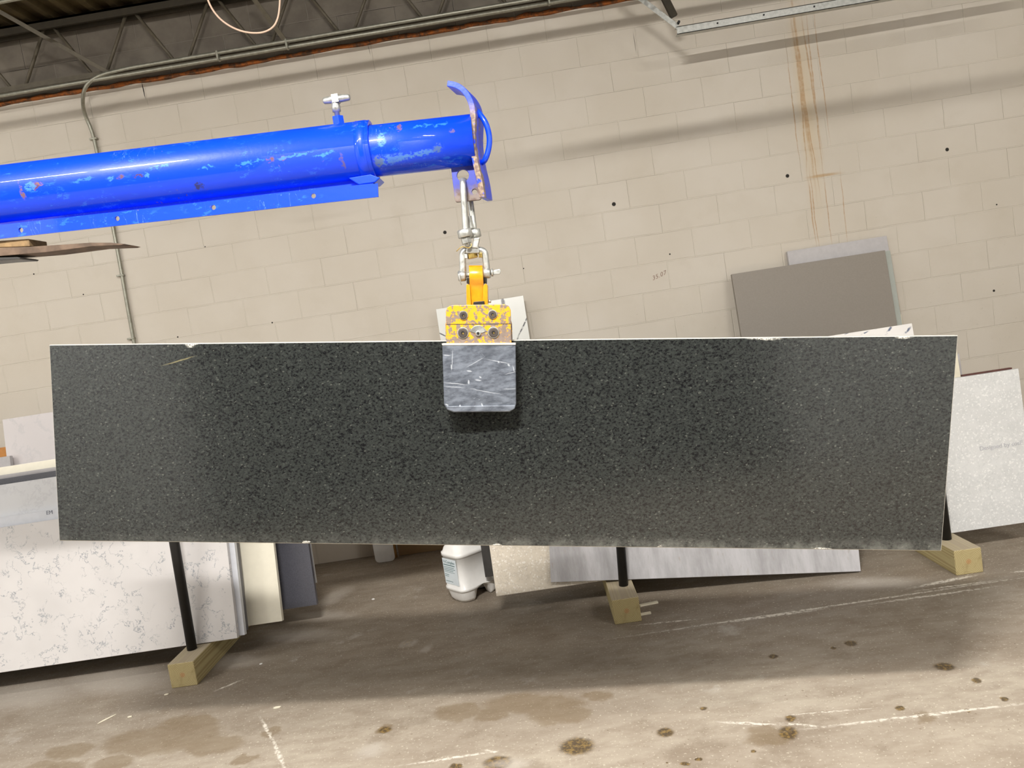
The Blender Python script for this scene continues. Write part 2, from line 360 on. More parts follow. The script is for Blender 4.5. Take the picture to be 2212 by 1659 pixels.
def m_blue(name='blue_paint', chips=()):
    t = NT(name); X, Y, Z = t.sep(); v = t.comb(X, Z, 0.)
    c = t.mix(t.noise(3), lin(0, 66, 228), lin(0, 60, 216))
    s1 = t.noise(26, 6, .75, vec=t.mapping(sc=(1, 1, 2.6))); s2 = t.noise(4, 3, vec=t.mapping((3, 3, 1)))
    m = t.math('MULTIPLY', t.mapr(s1, .575, .61), t.mapr(s2, .42, .56)); c = t.mix(t.math('MULTIPLY', m, .7), c, lin(44, 110, 230))
    sc = t.mapr(t.math('ABSOLUTE', t.math('SUBTRACT', t.noise(18, 3, .5, vec=t.mapping(rot=(0, .5, 0), sc=(2.5, 1, .35))), .5)), .004, 0)
    c = t.mix(t.math('MULTIPLY', sc, t.mapr(s2, .5, .6, 0, .7)), c, lin(110, 150, 225))
    brk = t.mapr(t.noise(70, 4, .7, vec=t.mapping(sc=(1, 1, 1.6))), .40, .50, 0, .9)
    if chips:
        w = t.wobble(75, .026, v, 5)
        for px, py, ax, ay, col in chips:
            if col[0] > col[2]: col = (col[0]*.82, col[1]*.74, col[2]*.62)
            a = aty(px, py, -3.215); k = .00140
            c = t.mix(t.math('MULTIPLY', t.ellipse(w, (a.x, a.z), ax*k, ay*k, .04, .25), brk), c, lin(*col))
    d = t.mapr(t.noise(50, 5, .7, vec=t.mapping((1, 5, 2))), .66, .70); c = t.mix(t.math('MULTIPLY', d, t.mapr(s2, .4, .6, .0, .9)), c, lin(110, 92, 84))
    t.bump(t.noise(60, 2), .0003)
    t.bsdf.inputs['Coat Roughness'].default_value = .04; t.bsdf.inputs['Specular IOR Level'].default_value = .3
    return t.fin2(c, .4, .55)
def m_wornblue():
    t = NT('rust_worn_blue'); Y = t.sep()[1]; Z = t.sep()[2]; n = t.noise(40, 5, .65)
    k = t.math('MULTIPLY', t.mapr(t.math('ADD', n, t.mapr(Y, -3.17, -3.15, .10, -.10)), .48, .54), t.mapr(Z, 2.24, 2.18))
    t.bump(n, .0006); return t.fin(t.mix(k, t.mix(n, lin(2, 56, 226), lin(30, 70, 214)), t.mix(t.mapr(t.noise(90), .4, .6), lin(112, 90, 84), lin(150, 132, 112))), .35, 0)
def m_lug():
    t = NT('worn_blue_lug'); Z = t.sep()[2]; n = t.noise(35, 5, .65)
    k = t.mapr(t.math('ADD', Z, t.math('MULTIPLY', t.math('SUBTRACT', n, .5), .08)), 2.00, 1.965)
    t.bump(n, .0005); return t.fin(t.mix(k, lin(62, 70, 158), t.mix(t.mapr(n, .4, .6), lin(100, 80, 70), lin(128, 114, 106))), .5, .1)
def m_worn_yellow():
    t = NT('worn_yellow_paint')
    n = t.noise(85, 5, .66, dist=.3); zz = t.sep()[2]
    lowz = t.mapr(zz, 1.60, 1.50, -.015, .07)
    c = t.mix(t.mapr(t.math('ADD', n, lowz), .495, .515), lin(222, 156, 18), t.mix(t.noise(90), lin(112, 96, 84), lin(134, 120, 112)))
    c = t.mix(t.mapr(t.noise(200, 2), .64, .7), c, lin(120, 86, 40))
    t.bump(n, .0006); return t.fin(c, .45, .0)
def m_steel(name='galvanised', rgb=(198, 198, 192), rough=.38, metal=.75, var=.25):
    t = NT(name); n = t.noise(40, 5, .65); c = lin(*rgb)
    t.bump(n, .0003); return t.fin(t.mix(t.mapr(n, .35, .7), tuple(x*(1-var) for x in c), c), t.mapr(n, .3, .7, rough-.08, rough+.1), metal)
def m_pad():
    t = NT('grey_aluminium_pad'); X, Y, Z = t.sep(); v = t.comb(X, Z, 0.)
    br = t.noise(26, 6, .65, vec=t.mapping(sc=(1, 1, 2.4))); c = t.mix(t.mapr(br, .3, .7), lin(66, 71, 80), lin(112, 118, 128))
    c = t.mix(t.mapr(t.noise(9, 4, .6), .5, .7, 0, .5), c, lin(58, 62, 70))
    w = t.wobble(60, .004, v, 3); L = []
    for x0, y0, x1, y1, wd_ in [(430,760,418,985,.0009), (330,1140,590,1168,.0011), (640,1215,1010,1282,.0009), (600,955,790,850,.0008), (860,868,1110,915,.0009), (330,1185,560,1205,.0009), (320,812,400,822,.0012), (1060,1040,1190,1010,.0008), (1090,920,1110,945,.0024), (970,885,985,905,.0024), (620,1110,624,1160,.0024),
                              (750,1070,775,1085,.0024), (775,1390,790,1420,.0024), (510,1410,525,1420,.0024), (410,925,420,985,.002), (700,1110,770,1120,.002), (600,1000,660,1010,.002), (1150,940,1165,1010,.0012), (1040,1220,1190,1215,.0009), (340,1400,380,1415,.0024)]:
        a, b = aty(900+x0/5.53, 620+y0/5.53, -3.196), aty(900+x1/5.53, 620+y1/5.53, -3.196); d = b-a
        L.append(t.ellipse(w, ((a.x+b.x)/2, (a.z+b.z)/2), wd_, math.hypot(d.x, d.z)/2, math.atan2(d.x, -d.z), .4))
    c = t.mix(t.math('MULTIPLY', t.maxall(L), .75), c, lin(180, 184, 190))
    sc = t.mapr(t.math('ABSOLUTE', t.math('SUBTRACT', t.noise(16, 2, .4, vec=t.mapping(rot=(0, .12, 0), sc=(.5, 1, 3))), .5)), .004, 0); c = t.mix(t.math('MULTIPLY', sc, t.mapr(t.noise(9), .45, .6, 0, .5)), c, lin(160, 166, 174))
    c = t.mix(t.math('MULTIPLY', t.mapr(Z, 1.300, 1.280), .5), c, lin(150, 154, 156))
    t.bump(br, .0001); return t.fin(c, .5, .15)
def m_slab_conc():
    t = NT('pale_grey_slab'); n = t.noise(4, 6, .7, vec=t.mapping(rot=(0, .1, 0), sc=(3, 1, .6))); c = t.mix(t.mapr(n, .3, .7), lin(148, 146, 147), lin(180, 178, 180))
    c = t.mix(t.mapr(t.noise(40, 3, vec=t.mapping(sc=(2, 1, .5))), .62, .75, 0, .5), c, lin(150, 140, 128)); return t.fin(c, .4)
def m_deck():
    t = NT('roof_deck'); return t.fin(t.mix(t.mapr(t.noise(4, 5, .7), .3, .7), lin(70, 58, 34), lin(98, 84, 52)), .75)
def m_rust(name='rust_foam'):
    t = NT(name); n = t.noise(22, 5, .7); t.bump(n, .006); return t.fin(t.mix(t.mapr(n, .35, .65), lin(74, 52, 34), lin(158, 88, 32)), .9)
def emis(name, col, e):
    t = NT(name); t.bsdf.inputs['Emission Color'].default_value = (*col, 1); t.bsdf.inputs['Emission Strength'].default_value = e; return t.fin((.8, .8, .8), .5)

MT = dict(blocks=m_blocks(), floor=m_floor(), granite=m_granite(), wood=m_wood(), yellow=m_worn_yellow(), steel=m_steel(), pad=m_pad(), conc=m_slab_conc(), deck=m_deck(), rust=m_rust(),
    conduit=m_steel('conduit_steel', (164, 162, 148), .4, .6), black=flat('black_pipe', (34, 32, 30), .5, .3), joist=flat('joist_paint', (96, 88, 72), .6), dkjoist=flat('top_chord_paint', (50, 42, 26), .7),
    edge=flat('sawn_granite_edge', (196, 192, 182), .7, var=.1, scale=60), brass=m_steel('yellow_zinc', (196, 168, 96), .35, .8), white=flat('white_plastic', (232, 230, 226), .35, var=.02, spec=.5), dark=flat('dark_slab', (58, 56, 54), .35),
    navy=flat('navy_quartz', (84, 84, 92), .3, scale=180), cream=flat('cream_quartz', (224, 218, 200), .3, var=.02), greyq=flat('warm_grey_quartz', (140, 132, 122), .5, var=.03, scale=90), lgrey=flat('light_grey_quartz', (186, 182, 182), .5, var=.04),
    glass=flat('greenish_grey_edge', (168, 172, 164), .4, var=.03), ivory=flat('ivory_slab', (226, 218, 196), .5, var=.03), brown=flat('brown_slab', (88, 48, 40), .5), orange=flat('orange_stone', (196, 132, 62), .5, var=.15, scale=15),
    card=flat('cardboard', (172, 142, 104), .85, var=.03), foam=flat('tan_foam', (186, 142, 84), .9, var=.15, scale=40), cable=flat('pinkish_cable', (222, 190, 166), .5, var=.03), ink=flat('marker_ink', (142, 112, 96), .8), print=flat('faint_print', (176, 176, 182), .6),
    label=flat('paper_label', (214, 222, 226), .5, var=.03), lprint=flat('label_print', (92, 122, 124), .6), rusty=flat('rusty_fork_steel', (112, 92, 76), .7, .1, var=.25, scale=25, bump=.002), back=flat('back_wall_paint', (238, 240, 240), .8, var=.04, scale=3),
    darkwall=flat('dark_reflection_panel', (38, 38, 36), .8), film=flat('protective_film', (200, 202, 208), .25, var=.03), lamp=flat('fixture_white', (220, 220, 215), .5), mud=flat('old_wood', (150, 122, 84), .8, var=.25), filmink=flat('film_ink', (120, 124, 136), .5))
MT['white_vein'] = m_quartz('white_veined_quartz', (202, 198, 196), (134, 138, 144), 9, .015, .95)
MT['white_soft'] = m_quartz('white_soft_quartz', (216, 217, 220), (190, 190, 196), 4, .02, .4)
MT['marble'] = m_quartz('pale_marble', (216, 209, 208), (198, 194, 194), 3, .03, .6)
def m_veins(name, base, vein, segs, wob=.03):
    t = NT(name); X, Y, Z = t.sep(); w = t.wobble(14, wob, t.comb(X, Z, 0.), 5); L = []
    for x0, y0, x1, y1, yy, wd_ in segs:
        a, b = aty(x0, y0, yy), aty(x1, y1, yy); d = b-a; L.append(t.ellipse(w, ((a.x+b.x)/2, (a.z+b.z)/2), wd_, math.hypot(d.x, d.z)/2, math.atan2(d.x, -d.z), .5))
    n = t.noise(5, 4); c = t.mix(t.mapr(n, .35, .7), lin(*base), tuple(x*.94 for x in lin(*base)))
    return t.fin(t.mix(t.math('MULTIPLY', t.maxall(L), t.mapr(t.noise(40, 3), .35, .5)), c, lin(*vein)), .25)
MT['panelm'] = m_veins('white_marble_bold_vein', (222, 222, 216), (84, 82, 84), [(1085,640,1088,664,-.12,.012), (1141,680,1120,726,-.12,.005), (936,714,968,728,-.12,.004), (1120,726,1105,780,-.12,.006)], .012)
MT['bluevein'] = m_veins('white_marble_blue_vein', (236, 232, 228), (104, 112, 134), [(1934,702,1918,722,-.9,.006), (1908,706,1895,711,-.9,.005), (1972,707,1958,720,-.9,.007), (1845,713,1830,722,-.9,.006), (1880,716,1865,722,-.9,.003)], .02)
MT['terr'] = m_quartz('beige_terrazzo', (206, 196, 180), (168, 158, 146), 14, .05, .4, speck=150)
MT['speck'] = m_quartz('white_speckled_terrazzo', (204, 204, 203), (180, 182, 182), 16, .05, .4, speck=140)
MT['blue'] = m_blue(); 
MT['bluetube'] = m_blue('scuffed_blue_paint', [(47,412,5,17,(150,122,104)), (78,402,8,8,(120,84,66)), (66,404,12,9,(70,130,226)), (88,398,9,3,(160,120,110)), (262,383,9,5,(130,104,92)), (300,380,11,4,(104,76,66)), (240,386,8,5,(70,130,226)), (318,378,6,6,(70,130,226)),
    (345,361,26,3,(50,122,232)), (585,346,8,5,(140,100,88)), (613,342,9,4,(134,98,84)), (640,336,40,3,(56,126,232)), (540,352,30,3,(56,126,232)), (445,362,18,3,(56,126,232)), (700,333,22,4,(64,136,235)), (738,345,4,16,(96,84,140)), (425,398,9,7,(40,44,90)), (327,433,6,3,(190,160,140)), (180,389,24,3,(50,112,230)),
    (845,340,30,8,(70,120,200)), (900,330,40,5,(74,124,196)), (945,318,10,9,(80,110,160)), (860,272,5,8,(140,110,120)), (822,300,8,14,(84,136,220)), (910,268,20,4,(50,120,235)), (950,265,14,4,(50,120,235)), (815,345,10,10,(86,110,150)), (975,280,6,4,(110,96,140))])

def struct(name, mb, mat, **k): return tag(mb.build(name, mat, **k), kind='structure')

# ------------------------------------------------------------------ room shell
XL, XR, YB, ZC = -8.0, 7.5, -13.0, 4.14
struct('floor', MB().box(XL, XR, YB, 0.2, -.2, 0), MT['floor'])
wall = struct('wall_back', MB().box(XL, XR, 0, .2, 0, ZC+.1), MT['blocks'])
struct('wall_left', MB().box(XL-.2, XL, YB, .2, 0, ZC), MT['back'])
struct('wall_right', MB().box(XR, XR+.2, YB, .2, 0, ZC), MT['back'])
struct('wall_front', MB().box(XL, XR, YB-.2, YB, 0, ZC), MT['back'])
# corrugated roof deck, ribs run towards the wall
m = MB(); P = .1524; x = XL; prof = []
while x < XR:
    prof += [(x, 0), (x+.035, 0), (x+.055, .038), (x+.125, .038), (x+.145, 0)]; x += P
A = [m.b.verts.new((px, YB, ZC-.04+pz)) for px, pz in prof]; B = [m.b.verts.new((px, .0, ZC-.04+pz)) for px, pz in prof]
for i in range(len(A)-1): m.b.faces.new((A[i], A[i+1], B[i+1], B[i]))
T0 = m.b.verts.new((XL, YB, ZC+.1)); T1 = m.b.verts.new((prof[-1][0], YB, ZC+.1)); T2 = m.b.verts.new((prof[-1][0], 0, ZC+.1)); T3 = m.b.verts.new((XL, 0, ZC+.1)); m.b.faces.new((T0, T1, T2, T3))
struct('ceiling', m, MT['deck'])
# unseen dark and white panels behind the camera, added for the granite to reflect
PART = struct('wall_reflection_panel', MB().box(-4.2, .72, -6.95, -6.9, 0, 2.6), MT['darkwall'])
struct('wall_reflection_panel_right', MB().box(.72, XR, -6.95, -6.9, 0, 3.2), MT['back'])
struct('wall_reflection_panel_left', MB().box(XL, -4.2, -6.95, -6.9, 0, 3.2), MT['back'])
# ------------------------------------------------------------------ lights with their fixtures
for i, (x, y, z, e, ln) in enumerate(FIXTURES):
    L = bpy.data.lights.new('lamp', 'AREA'); L.shape = 'RECTANGLE'; L.size = ln; L.size_y = .09; L.energy = e*LIGHT_E; L.color = WARM
    t = thing('ceiling_light', 'slim white ceiling light hung under the roof deck, '+('nearest above the photographer', 'longest one left of the photographer', 'right of the one above the photographer', 'far left near the side glazing', 'added to brighten the left reflection panel', 'added to brighten the right reflection panel', 'near the wall at far left', 'near the wall at far right')[i], 'light', (x, y, z), 'ceiling lights')
    MB().box(x-ln/2-.02, x+ln/2+.02, y-.1, y+.1, z+.01, z+.07).build('housing', MT['lamp'], t, bevel=.01)
    for sx in (-ln*.4, ln*.4): MB().cyl((x+sx, y, z+.07), (x+sx, y, ZC-.02), .006, 6).build('hanger_wire', MT['conduit'], t)
    o = bpy.data.objects.new('lamp', L); COL.objects.link(o); o.location = (0, 0, 0); o.rotation_euler = (TILT if i not in (4, 5) else -.5, 0, 0); o.parent = t  # back-tilted lamps are added to brighten the panels the granite mirrors

# ------------------------------------------------------------------ roof joist, conduits and braces at the top of the wall
t = thing('roof_joist', 'open web steel roof joist running along the top of the block wall', 'joist', (-2, -.12, 3.62))
MB().box(-7.9, 3.5, -.17, -.15, 4.0, 4.06).box(-7.9, 3.5, -.17, -.07, 4.045, 4.06).box(-7.9, 3.5, -.09, -.07, 4.0, 4.06).build('top_chord', MT['dkjoist'], t)
MB().box(-7.9, 3.5, -.16, -.155, 3.63, 3.67).box(-7.9, 3.5, -.175, -.08, 3.63, 3.636).build('bottom_chord', MT['joist'], t)
nb = -3.29-.578*8
for k in range(20):
    xb = nb+.578*k
    for sgn in (-1, 1):
        MB().cyl((xb+sgn*.03, -.12, 3.635), (xb+sgn*.26, -.12, 4.03), .011, 8).build('web_bar', MT['joist'], t)
def rough_strip(name, x0, x1, z0, z1, y0, mat, seed, amp):
    m = MB(); n = int((x1-x0)/.03); rr = []
    for i in range(n+1):
        x = x0+(x1-x0)*i/n; a = noise.noise(Vector((x*7, seed, 0)))*amp; b = noise.noise(Vector((x*11, seed+5, 0)))*amp; c = abs(noise.noise(Vector((x*9, seed+9, 0))))*.02
        rr.append([m.b.verts.new(p) for p in ((x, 0, z0+a), (x, y0-c, z0+a), (x, y0-c-.01, (z0+z1)/2), (x, y0, z1+b), (x, 0, z1+b))])
    for A, B in zip(rr, rr[1:]):
        for i in range(4):
            f = m.b.faces.new((A[i], A[i+1], B[i+1], B[i])); f.smooth = True
    m.b.faces.new(rr[0]); m.b.faces.new(list(reversed(rr[-1])))
    return m.build(name, mat)
tag(rough_strip('trim_1', -7.9, 3.5, 3.604, 3.632, -.012, MT['rust'], 1.3, .012), kind='structure')
tag(rough_strip('trim_2', -7.9, 3.5, 4.06, 4.10, -.03, MT['rust'], 7.3, .02), kind='structure')
# upright conduit that bends out of the run along the joist
t = thing('conduit', 'thin steel conduit bending off the joist and running down the wall at left', 'conduit', (-3.467, -.03, 2.5))
zc = aty(0, 207, -.205).z
P = [Vector((3.3, -.22, zc+.034)), Vector((0, -.22, zc+.034)), Vector((-2, -.22, zc+.034)), Vector((-2.9, -.22, zc+.034)), aty(262, 150, -.22), aty(206, 165, -.21), aty(181, 190, -.20), aty(178, 225, -.12), aty(184, 250, -.04), aty(200, 285, -.02), aty(210, 330, -.018), aty(247, 500, -.018), aty(288, 735, -.018)]
P.append(P[-1]+Vector((-.005, 0, -1.2)))
MB().tube([P[0], P[1], P[2]] + P[3:], .0125, 12, sub=2).build('pipe', MT['conduit'], t)
for px, py in ((204, 300), (262, 595), (285, 731)):
    c = aty(px, py, -.018)
    MB().box(c.x-.03, c.x+.022, -.034, -.003, c.z-.006, c.z+.006).build('strap', MT['conduit'], t, bevel=.002)
t = thing('conduit', 'straight steel conduit clipped along the bottom of the roof joist, past the bend', 'conduit', (-2, -.2, 3.66))
MB().cyl((-7.9, -.205, zc), (3.4, -.205, zc), .0125, 12).build('pipe', MT['conduit'], t)
for px, py in ((620, 100), (470, 120), (1190, 28)):
    c = aty(px, py, -.22); MB().box(c.x-.007, c.x+.007, -.2345, -.19, zc-.015, zc+.048).build('clamp', MT['conduit'], t, bevel=.003)
def bar(name, p, q, w, th, mat, parent=None):             # flat steel bar between two points
    p, q = Vector(p), Vector(q); d = (q-p).normalized(); s_ = Vector((0, 1, 0)); n = d.cross(s_).normalized(); s_ = n.cross(d)
    m = MB(); c = [p-n*w/2, p+n*w/2]; v = []
    for base in (p, q):
        for a in (-1, 1):
            for b in (-1, 1): v.append(base+n*(w/2*b)+s_*(th/2*a))
    return m.hexa(v).build(name, mat, parent, bevel=.001)
o = bar('bridging_strut', aty(-60, -8, -.5), aty(236, 158, -.17), .026, .026, MT['joist']); tag(o, 'thin diagonal steel strut crossing the joist at the top left corner', 'strut')
o = bar('bridging_strut', aty(520, -40, -.45), aty(622, 96, -.2), .03, .02, MT['joist']); tag(o, 'short flat strut ending beside the hanging pink cable', 'strut')
o = MB().cyl(aty(-150, 33, -.9), aty(120, -18, -.9), .011, 10).build('conduit', MT['conduit']); tag(o, 'pale conduit crossing the extreme top left corner under the deck', 'conduit')
t = thing('hanging_cable', 'pinkish cable hanging in a loop from the roof', 'cable', (-1.65, -2, 3.0))
pts = [aty(x, y, -2) for x, y in [(430,-110), (440,-40), (448,0), (463,28), (485,50), (515,66), (545,72), (572,70), (592,58), (601,38), (604,15), (605,-10), (600,-60), (597,-130)]]
MB().tube([Vector((pts[0].x, -2, ZC-.03))] + pts + [Vector((pts[-1].x, -2, ZC-.03))], .0042, 8, sub=2).build('cable', MT['cable'], t)
# strut frame at the upper right
t = thing('strut_frame', 'galvanised steel channel with braces hung from the roof at the upper right', 'channel', (.6, -.45, 3.2))
A, B = aty(1462, 66, -.45), aty(1880, -5, -.45); B = A+(B-A)*1.9; B.z = A.z + (B.z-A.z)*.97
m = MB(); hgt = .048
m.hexa([A+Vector((0, 0, -hgt/2)), B+Vector((0, 0, -hgt/2)), A+Vector((0, .05, -hgt/2)), B+Vector((0, .05, -hgt/2)), A+Vector((0, 0, -hgt/2+.004)), B+Vector((0, 0, -hgt/2+.004)), A+Vector((0, .05, -hgt/2+.004)), B+Vector((0, .05, -hgt/2+.004))])
m.hexa([A+Vector((0, 0, -hgt/2)), B+Vector((0, 0, -hgt/2)), A+Vector((0, .004, -hgt/2)), B+Vector((0, .004, -hgt/2)), A+Vector((0, 0, hgt/2)), B+Vector((0, 0, hgt/2)), A+Vector((0, .004, hgt/2)), B+Vector((0, .004, hgt/2))])
m.hexa([A+Vector((0, 0, hgt/2-.004)), B+Vector((0, 0, hgt/2-.004)), A+Vector((0, .05, hgt/2-.004)), B+Vector((0, .05, hgt/2-.004)), A+Vector((0, 0, hgt/2)), B+Vector((0, 0, hgt/2)), A+Vector((0, .05, hgt/2)), B+Vector((0, .05, hgt/2))])
m.build('channel', MT['steel'], t)
for px, py in ((1550, 50), (1650, 32), (1759, 14)):
    c = aty(px, py, -.451); MB().cyl((c.x, -.4515, c.z), (c.x, -.44, c.z), .006, 10).build('bolt_hole', MT['black'], t)
q = aty(1464, 58, -.44); p = aty(1372, -12, -.44); p = q+(p-q)*3.2; bar('brace', p, q, .032, .004, MT['steel'], t)
q = aty(1456, 36, -.36); p = aty(1432, -12, -.36); bar('bracket', q+(p-q)*3.5, q, .045, .03, MT['dkjoist'], t)
c = aty(1466, 48, -.46); MB().cyl((c.x, -.47, c.z), (c.x, -.43, c.z), .009, 6).build('bolt', MT['black'], t)
# unseen pipes above the frame, added to cast shadow bands on the wall
o = MB().cyl((-7.9, -2.2, 3.665), (3.0, -2.2, 3.655), .018, 14).build('shade_pipe', MT['joist']); tag(o, 'thin unseen steel pipe added to cast the upper shadow band, nearer the block wall', 'pipe')
o = MB().cyl((-.7, -3.4, 3.44), (6.5, -3.4, 3.44), .017, 14).build('shade_pipe', MT['joist']); tag(o, 'unseen steel pipe added to cast the lower shadow band, farther from the block wall', 'pipe')
# ------------------------------------------------------------------ timber skids with upright pipes
def skid(x0, x1, label):
    t = thing('timber_skid', label, 'timber', ((x0+x1)/2, -1.845, 0), 'timber skids of the slab rack')
    h = .125; m = MB(); m.box(-(x1-x0)/2, (x1-x0)/2, 0, 1.82, -h/2, h/2); o = m.build('beam', MT['wood'], None, bevel=.004)
    o.parent = t; o.location = (0, 0, h/2)
    return t
skids = [skid(-2.69, -2.555, 'square timber skid lying under the veined white slab at left'),
         skid(-.442, -.308, 'square timber skid with a split end under the pale grey slab in the middle'),
         skid(1.236, 1.368, 'square timber skid at right under the speckled terrazzo slab')]
def pipe(p, q, label, r=.025):
    p, q = Vector(p), Vector(q); t = MB(); t.lathe(p, q-p, [(0, r), ((q-p).length-.004, r), ((q-p).length, r-.004)], 20)
    return tag(t.build('rack_pipe', MT['black']), label, 'pipe', 'upright pipes of the slab rack')
p = atz(415, 1402, .126); q = aty(377, 1175, -1.66); pipe(p, p+(q-p).normalized()*.95, 'black steel pipe standing in front of the veined white slab')
p = atz(1347, 1264, .126); q = aty(1341, 1183, -1.665); pipe(p, p+(q-p).normalized()*.8, 'black steel pipe with a rust spot standing in front of the pale grey slab', .024)
p = atz(2044, 1164, .126); pipe(p, p+Vector((-.01, 0, .62)), 'black steel pipe at the right end, beside the speckled terrazzo slab', .025)

# ------------------------------------------------------------------ leaning slabs
def slab(name, label, mat, xa, xb, y0, lean, s, thick=.03, z0=.125, group='slabs leaning against the wall', emat=None, bottom_tilt=0):
    th = math.radians(lean); u = Vector((0, math.sin(th), math.cos(th))); n = Vector((0, math.cos(th), -math.sin(th)))
    P = Vector((0, y0, z0+thick*math.sin(th)+.0005)); v = []
    for k in (0, s):
        for d in (0, thick):
            for x in (xa, xb): v.append(P+Vector((x, 0, 0))+u*k+n*d)
    return tag(MB().hexa(v).build(name, mat, bevel=.0015), label, 'stone slab', group)
R_ = math.radians
def top_s(px, py, y0, lean): return onlean(px, py, y0, .13, R_(lean))[1]
def xof(px, py, y0, lean): return onlean(px, py, y0, .13, R_(lean))[0]
W1 = slab('stone_panel', 'white slab with fine grey veins, frontmost on the left rack', MT['white_vein'], -4.6, -2.409, -1.632, 10.4, top_s(60, 1131, -1.632, 10.4))
F1 = slab('stone_panel', 'white slab under printed protective film, just behind the veined slab', MT['film'], -4.55, xof(524, 1330, -1.60, 10.4), -1.600, 10.4, top_s(60, 1109, -1.6, 10.4))
slab('stone_panel', 'plain white slab behind the filmed one on the left rack', MT['white_soft'], -4.6, -2.60, -1.568, 10.4, top_s(60, 1039, -1.568, 10.4))
slab('stone_panel', 'navy edged slab whose dark strip shows above the white slabs at left', MT['navy'], -4.6, xof(520, 1250, -1.536, 10.4), -1.536, 10.4, top_s(60, 1026, -1.536, 10.4))
slab('stone_panel', 'light grey slab showing as a thin strip above the navy one', MT['lgrey'], -4.6, -2.55, -1.504, 10.4, top_s(60, 1018, -1.504, 10.4))
slab('stone_panel', 'cream slab with its corner showing right of the veined slab', MT['cream'], -4.5, -2.218, -1.473, 11.2, top_s(60, 1001, -1.473, 11.2))
slab('stone_panel', 'dark blue grey slab standing right of the cream slab', MT['navy'], -3.1, -2.076, -1.283, 6.7, .72)
xw = atz(684, 1258, .13); slab('stone_panel', 'narrow white slab edge just behind the dark blue grey slab', MT['white_soft'], -3.0, xw.x, xw.y, 5, .62, thick=.012)
xm = xof(12, 960, -.62, 8)
slab('stone_panel', 'pale marble offcut standing highest at the far left', MT['marble'], xof(5, 907, -.62, 8), -2.7, -.62, 8, top_s(60, 898, -.62, 8))
slab('stone_panel', 'orange brown stone slab peeping out at the extreme left edge', MT['orange'], -4.8, xm+.1, -.56, 8, top_s(7, 966, -.56, 8), thick=.03)
slab('stone_panel', 'grey marble slab low at the extreme left edge under the orange one', MT['lgrey'], -4.8, xm+.06, -.68, 8, top_s(5, 987, -.68, 8), thick=.03)
# middle of the rack
slab('stone_panel', 'beige terrazzo slab behind the white jug', MT['terr'], -1.025, .45, -1.574, 12.5, .84)
dk = atz(1053, 1248, .125); slab('stone_panel', 'dark slab standing between the jug and the beige terrazzo slab', MT['dark'], dk.x-.012, -.25, dk.y, 8, .72)
slab('stone_panel', 'white marble panel with a bold dark vein standing behind the clamp', MT['panelm'], -1.262, -.64, -.30, 6.5, 1.725, thick=.02, z0=0)
# pale grey slab slipped to the floor at its right end
y0, lean = -1.609, 12.5; th = R_(lean); u = Vector((0, math.sin(th), math.cos(th))); n = Vector((0, math.cos(th), -math.sin(th)))
aL = onlean(1190, 1258, y0, .13, th); aR = onlean(1862, 1245, y0, .13, th)
uL = Vector((1, 0, 0))*aL[0]+u*aL[1]+Vector((0, y0, .13)); uR = Vector((1, 0, 0))*aR[0]+u*aR[1]+Vector((0, y0, .13))
if uR.z < .008: uR += u*(.008-uR.z)
zt = uL.z+(uR.z-uL.z)*(-.306-uL.x)/(uR.x-uL.x)             # clear of the skid it rests on
if zt < .128: uL += u*(.128-zt)*1.45
d = (uR-uL).normalized(); perp = n.cross(d); perp = perp if perp.z > 0 else -perp
v = []
for k in (0, .66):
    for dd in (0, .03):
        for b in (uL, uR): v.append(b+perp*k+n*dd)
o = MB().hexa([v[0], v[1], v[2], v[3], v[4], v[5], v[6], v[7]]).build('stone_panel', MT['conc'], bevel=.002)
tag(o, 'pale streaky grey slab resting on the middle skid with one corner on the floor', 'stone slab', 'slabs leaning against the wall')
# right of the rack
spx = xof(2200, 795, -1.604, 2.5)
SP = slab('stone_panel', 'white speckled terrazzo slab with printed words at the right edge', MT['speck'], 1.35, spx, -1.604, 2.5, top_s(2200, 795, -1.604, 2.5))
slab('stone_panel', 'brown edged slab showing as a dark line above the speckled terrazzo', MT['brown'], xof(2079, 812, -1.57, 2.5), spx-.012, -1.572, 2.5, top_s(2195, 792.5, -1.572, 2.5)+.004, thick=.02)
slab('stone_panel', 'ivory slab edge showing between the hanging granite and the speckled terrazzo', MT['ivory'], 1.25, xof(2072, 790, -1.25, 4), -1.25, 4, top_s(2070, 752, -1.25, 4))
slab('stone_panel', 'light grey slab edge just behind the ivory slab at right', MT['lgrey'], 1.25, xof(2080, 815, -1.1, 4), -1.1, 4, top_s(2075, 762, -1.1, 4))
slab('stone_panel', 'white marble slab with blue veins peeping over the hanging granite', MT['bluevein'], .45, xof(1970, 698, -1.0, 7), -1.0, 7, top_s(1970, 698, -1.0, 7))
slab('stone_panel', 'large warm grey slab leaning high on the wall above the granite', MT['greyq'], xof(1580, 590, -.27, 6), xof(1912, 541, -.27, 6), -.27, 6, top_s(1746, 566, -.27, 6), thick=.03)
slab('stone_panel', 'greenish grey slab showing as a strip right of the large grey slab', MT['glass'], xof(1600, 600, -.235, 6), xof(1926, 560, -.235, 6), -.235, 6, top_s(1746, 568, -.235, 6), thick=.02)
slab('stone_panel', 'light grey slab rising behind the large warm grey slab', MT['lgrey'], xof(1700, 542, -.21, 6), xof(1915, 508, -.21, 6), -.212, 6, top_s(1806, 526, -.21, 6), thick=.03)
slab('stone_panel', 'thin ivory slab edge low beside the large grey slab near the marble corner', MT['ivory'], 1.5, xof(1949, 690, -.12, 3), -.12, 3, top_s(1946, 678, -.12, 3), thick=.02)
